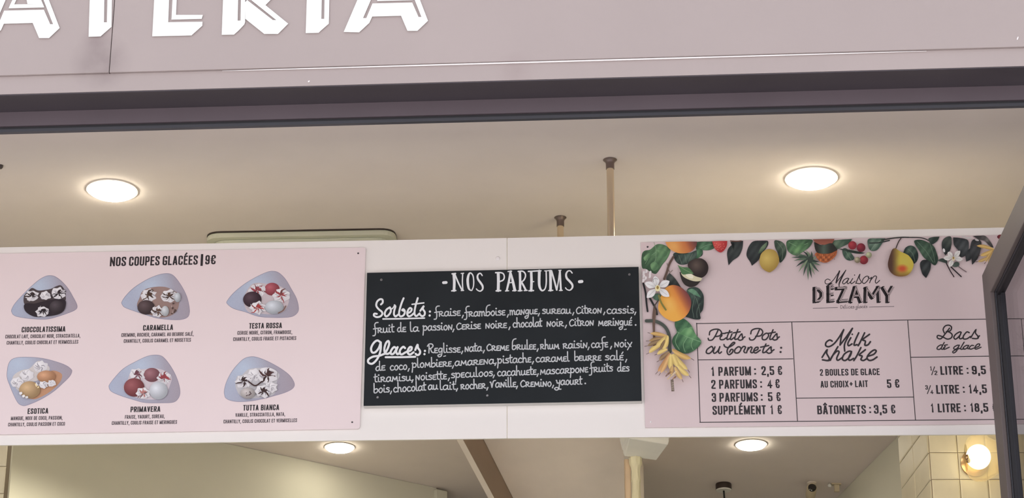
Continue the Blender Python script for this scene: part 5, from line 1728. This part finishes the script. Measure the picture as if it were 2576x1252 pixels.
def tiled(o, u, n, nu, z0, z1, tw, th, zoff, name, xoff=0.0):
    """tiles on a vertical wall: o corner, u along, n outward"""
    mb = MB()
    gr = .0022
    k0 = int(math.floor((z0 - zoff) / th)); k1 = int(math.ceil((z1 - zoff) / th))
    tot = nu * tw
    # grout slab
    f = [o, o + u * tot, o + u * tot + Vector((0, 0, z1 - z0)), o + Vector((0, 0, z1 - z0))]
    f = [Vector((p.x, p.y, p.z)) for p in f]
    mb.prism(f, [p - n * .05 for p in f], 1, 1)
    for i in range(nu):
        for k in range(k0, k1):
            za, zb_ = zoff + k * th + gr / 2, zoff + (k + 1) * th - gr / 2
            za, zb_ = max(za, z0), min(zb_, z1)
            if zb_ - za < .004: continue
            x0, x1 = i * tw + gr / 2, (i + 1) * tw - gr / 2
            q = []
            c = .004
            A0 = o + u * x0; A1 = o + u * x1
            base = [Vector((A0.x, A0.y, za)), Vector((A1.x, A1.y, za)), Vector((A1.x, A1.y, zb_)), Vector((A0.x, A0.y, zb_))]
            top = [base[0] + u * c + Vector((0, 0, c)), base[1] - u * c + Vector((0, 0, c)), base[2] - u * c - Vector((0, 0, c)), base[3] + u * c - Vector((0, 0, c))]
            mid = [p + n * .0025 for p in base]
            top = [p + n * .0042 for p in top]
            vs = base + mid + top
            fs = []
            for a_, b_ in ((0, 4), (4, 8)):
                for m_ in range(4):
                    j = (m_ + 1) % 4
                    fs.append((a_ + m_, a_ + j, b_ + j, b_ + m_))
            fs.append((8, 9, 10, 11))
            mb.mesh(vs, fs, 0)
    return struct(mb.build(name, [M['tile'], M['grout']]))


zj = on_y(2370, 1138.5, YP).z
tiled(Vector((pc.x, YP, CEIL - 1.6)), Vector((1, 0, 0)), Vector((0, -1, 0)), 8, CEIL - 1.6, CEIL - .001, Tt, Tt, zj, 'wall_tiled_front')
sd_dir = Vector((math.tan(math.radians(-4.5)), 1, 0)).normalized()
tiled(Vector((pc.x, YP + .004, CEIL - 1.6)), sd_dir, Vector((-sd_dir.y, sd_dir.x, 0)), 2, CEIL - 1.6, CEIL - .001, .19, Tt, zj, 'wall_tiled_side')
mb = MB(); mb.box((pc.x + .055, YP + .055, 0), (pc.x + .34, YP + .35, CEIL - .001)); struct(mb.build('wall_pier', M['wall']))
# right wall running back from the pier
pa_, pb_ = on_z(2262, 1093, CEIL), on_z(2104, 1252, CEIL)
pa_.z = pb_.z = 0
wd_ = (pb_ - pa_).normalized()
mb = MB()
q = [pa_ - wd_ * 1.05, pb_ + wd_ * 3.0]
nn = Vector((-wd_.y, wd_.x, 0))
f = [q[0], q[1], q[1] + Vector((0, 0, CEIL - .001)), q[0] + Vector((0, 0, CEIL - .001))]
mb.prism(f, [p - nn * .1 for p in f])
struct(mb.build('wall_receding', M['wall']))
# tiled pier at the far left edge
pl_ = on_y(16, 1180, YP)
tiled(Vector((pl_.x - 8 * Tt, YP, CEIL - 1.6)), Vector((1, 0, 0)), Vector((0, -1, 0)), 8, CEIL - 1.6, CEIL - .001, Tt, Tt, on_y(8, 1173, YP).z, 'wall_tiled_left')
mb = MB(); mb.box((pl_.x - .72, YP + .0505, 0), (pl_.x - .004, YP + .09, CEIL - .001)); struct(mb.build('wall_pier_left', M['wall']))

# ------------------------------------------------------------------ wall lamp on the tiles
SZ = Zoom(2420, 1080, 7.28)
YS = YP - .075
def sy(x, y, Y=YS):
    v = SZ([(x, y)])[0]
    return on_y(v.x, v.y, Y)
bc = sy(300, 500)
sco = empty('wall_lamp', (bc.x, YP - .004, bc.z), 'lit amber glass wall lamp on the cream tiles beside the dark door frame', 'wall lamp')
mb = MB(); mb.lathe([(.002, 0), (.045, 0), (.045, .01), (.03, .016)], (bc.x, YP - .0045, bc.z), 28, 0, mtx=Matrix.Rotation(math.radians(90), 3, 'X')); mb.build('back_plate', M['brass_dark'], sco, smooth=True)
mb = MB(); mb.tube([(bc.x, YP - .02, bc.z), (bc.x, YS + .02, bc.z)], .009, 12); mb.build('arm', M['brass_dark'], sco, smooth=True)
mb = MB()
mb.lathe([(.0385 * math.cos(t) + .0004, .040 * math.sin(t)) for t in [-1.56 + 3.12 * k / 20 for k in range(21)]], (bc.x, YS, bc.z), 36); mb.build('bulb', M['bulb'], sco, smooth=True)
# faceted glass shade: octagonal drum around the bulb, axis to the side
sh = sy(95, 500); top_ = sy(300, 95); bot = sy(300, 940)
hh = (top_.z - bot.z) / 2; cz0 = (top_.z + bot.z) / 2
hw = (bc.x - sh.x) + .004
mb = MB()
n8 = 12
ringsX = [(-hw, .60), (-hw * .78, .86), (-hw * .3, 1.0), (hw * .5, 1.0), (hw * 1.5, .70), (hw * 1.7, .4)]
vs, fs = [], []
for x, s in ringsX:
    for k in range(n8):
        a_ = 2 * math.pi * (k + .5) / n8
        vs.append(Vector((bc.x + x, YS + math.cos(a_) * hh * s * .72, cz0 + math.sin(a_) * hh * s)))
for i in range(len(ringsX) - 1):
    for k in range(n8):
        j = (k + 1) % n8
        fs.append((i * n8 + k, i * n8 + j, (i + 1) * n8 + j, (i + 1) * n8 + k))
mb.mesh(vs, fs)
mb.build('glass_shade', M['amber'], sco, smooth=True)
kn = sy(95, 510, YS - .012)
mb = MB()
prof = [(.0005, -.010), (.006, -.008), (.0095, 0), (.006, .008), (.0005, .010)]
mb.lathe(prof, kn, 18); mb.build('knob', M['brass_dark'], sco, smooth=True)
mb = MB()
kn2 = sy(115, 570, YS - .014)
mb.lathe([(.007, -.004), (.0075, .004), (.005, .008)], kn2, 16, 0, mtx=Matrix.Rotation(math.radians(60), 3, 'X')); mb.build('knob_cap', M['brass_dark'], sco, smooth=True)
lamp('wall_lamp_glow', 'POINT', (bc.x, YS - .035, bc.z), 0.05, (1.0, .76, .42), .03)

# ------------------------------------------------------------------ pendant canopy, cameras on the ceiling
p = on_z(1820, 1216, CEIL)
pen = empty('pendant_lamp', (p.x, p.y, CEIL - .6), 'dark brown ceiling canopy with a black cord hanging below the price menu', 'pendant')
R0 = .0325
mb = MB(); mb.lathe([(R0, -.026), (R0, -.004), (R0 * .94, -.0004)], (p.x, p.y, CEIL), 32); mb.build('canopy', M['brown'], pen, smooth=True)
mb = MB(); mb.lathe([(R0 * .9, -.030), (R0 * .98, -.0262)], (p.x, p.y, CEIL), 32); mb.build('canopy_plate', M['white'], pen, smooth=True)
mb = MB(); mb.tube([(p.x, p.y, CEIL - .029), (p.x + .001, p.y, CEIL - .05), (p.x + .004, p.y, CEIL - .12), (p.x + .006, p.y, CEIL - .6)], .0036, 8); mb.build('cord', M['cord'], pen, smooth=True)
mb = MB(); mb.lathe([(.03, -.74), (.06, -.70), (.055, -.64), (.02, -.60)], (p.x + .006, p.y, CEIL), 24); mb.build('lamp_shade', M['brown'], pen, smooth=True)

CM = Zoom(1780, 1190, 7.156)
def cmz(x, y, z):
    v = CM([(x, y)])[0]
    return on_z(v.x, v.y, z)
p = cmz(1870, 165, CEIL)
cc = empty('security_camera', (p.x, p.y, CEIL - .08), 'cream rounded camera with a black lens on the ceiling, right of the dark canopy', 'camera')
mb = MB(); mb.lathe([(.012, -.02), (.012, -.006), (.019, -.004), (.019, -.0004)], p, 20); mb.build('mount', M['beam'], cc, smooth=True)
qv = CM([(1865, 330)])[0]
q = on_y(qv.x, qv.y, p.y - .015)
mb = MB(); rt = Matrix.Rotation(math.radians(78), 3, 'X')
mb.lathe([(.001, -.05), (.015, -.046), (.0200, -.03), (.0205, .03), (.0185, .036)], q, 24, 0, mtx=rt); mb.build('housing', M['cream'], cc, smooth=True)
qb = q + rt @ Vector((0, 0, .0375)) + Vector((0, 0, -.003))
mb = MB(); mb.lathe([(.0165, -.003), (.0165, .003), (.012, .006), (.001, .008)], qb, 24, 0, mtx=rt); mb.build('lens', M['black_glass'], cc, smooth=True)
mb = MB(); mb.tube([(p.x, p.y, CEIL - .019), (q.x, q.y + .01, q.z + .012)], .006, 10); mb.build('arm', M['cream'], cc, smooth=True)

p = cmz(2320, 185, CEIL)
c2_ = empty('ceiling_bracket', (p.x, p.y, CEIL - .07), 'small cream bracket with a white ball on the ceiling by the right wall', 'bracket')
mb = MB(); mb.box((p.x - .022, p.y - .012, CEIL - .006), (p.x + .018, p.y + .012, CEIL - .0004)); mb.build('plate', M['cream'], c2_, bevel=.001)
q = p + Vector((0, 0, -.03))
mb = MB(); mb.box((p.x - .0105, p.y - .008, CEIL - .035), (p.x + .0105, p.y + .008, CEIL - .0062)); mb.build('arm', M['cream'], c2_, bevel=.002)
mb = MB(); mb.lathe([(.0005, -.0085), (.006, -.006), (.0085, 0), (.006, .006), (.0005, .0085)], (p.x - .028, p.y - .002, CEIL - .0092), 16); mb.build('ball', M['white'], c2_, smooth=True)

# ------------------------------------------------------------------ glazed door leaf standing open on the right
YL = 5.95
tc_ = on_y(2470, 692, YL)
X0 = tc_.x; ZT = tc_.z; X1 = X0 + .040
leaf_ = empty('glazed_door_leaf', (X0 + .02, YL, 0), 'open glazed door leaf in a dark metal frame at the right edge', 'door')
def lbox(name, lo, hi, m, bev=.003):
    mb = MB(); mb.box(lo, hi); return mb.build(name, m, leaf_, bevel=bev)
YN = 4.95
Wd = .085
mb = MB()      # outer mitred frame (two uprights, two rails) as one closed ring
def ring(y0, y1, z0, z1, w, x0, x1):
    o_ = [(y0, z0), (y1, z0), (y1, z1), (y0, z1)]
    i_ = [(y0 + w, z0 + w), (y1 - w, z0 + w), (y1 - w, z1 - w), (y0 + w, z1 - w)]
    for k in range(4):
        j = (k + 1) % 4
        for x in (x0, x1):
            mb.face([(x, *o_[k]), (x, *o_[j]), (x, *i_[j]), (x, *i_[k])])
        mb.face([(x0, *o_[k]), (x0, *o_[j]), (x1, *o_[j]), (x1, *o_[k])])
        mb.face([(x0, *i_[k]), (x0, *i_[j]), (x1, *i_[j]), (x1, *i_[k])])
ring(YN, YL, .02, ZT, Wd, X0, X0 + .012)
mb.build('outer_frame', M['frame_lit'], leaf_, bevel=.002)
mb = MB()
ring(YN + .006, YL - .006, .026, ZT - .006, Wd - .004, X0 + .0122, X1)
mb.build('sash_frame', M['frame_dark'], leaf_, bevel=.002)
mb = MB()
ring(YN + Wd + .0005, YL - Wd - .0005, .02 + Wd + .0005, ZT - Wd - .0005, .012, X0 + .016, X0 + .024)
mb.build('gasket', M['metal_black'], leaf_)
mb = MB()
mb.box((X1 - .010, YN + Wd - .01, .02 + Wd - .01), (X1 - .004, YL - Wd + .01, ZT - Wd + .01))
mb.build('glass_pane', M['pane'], leaf_)
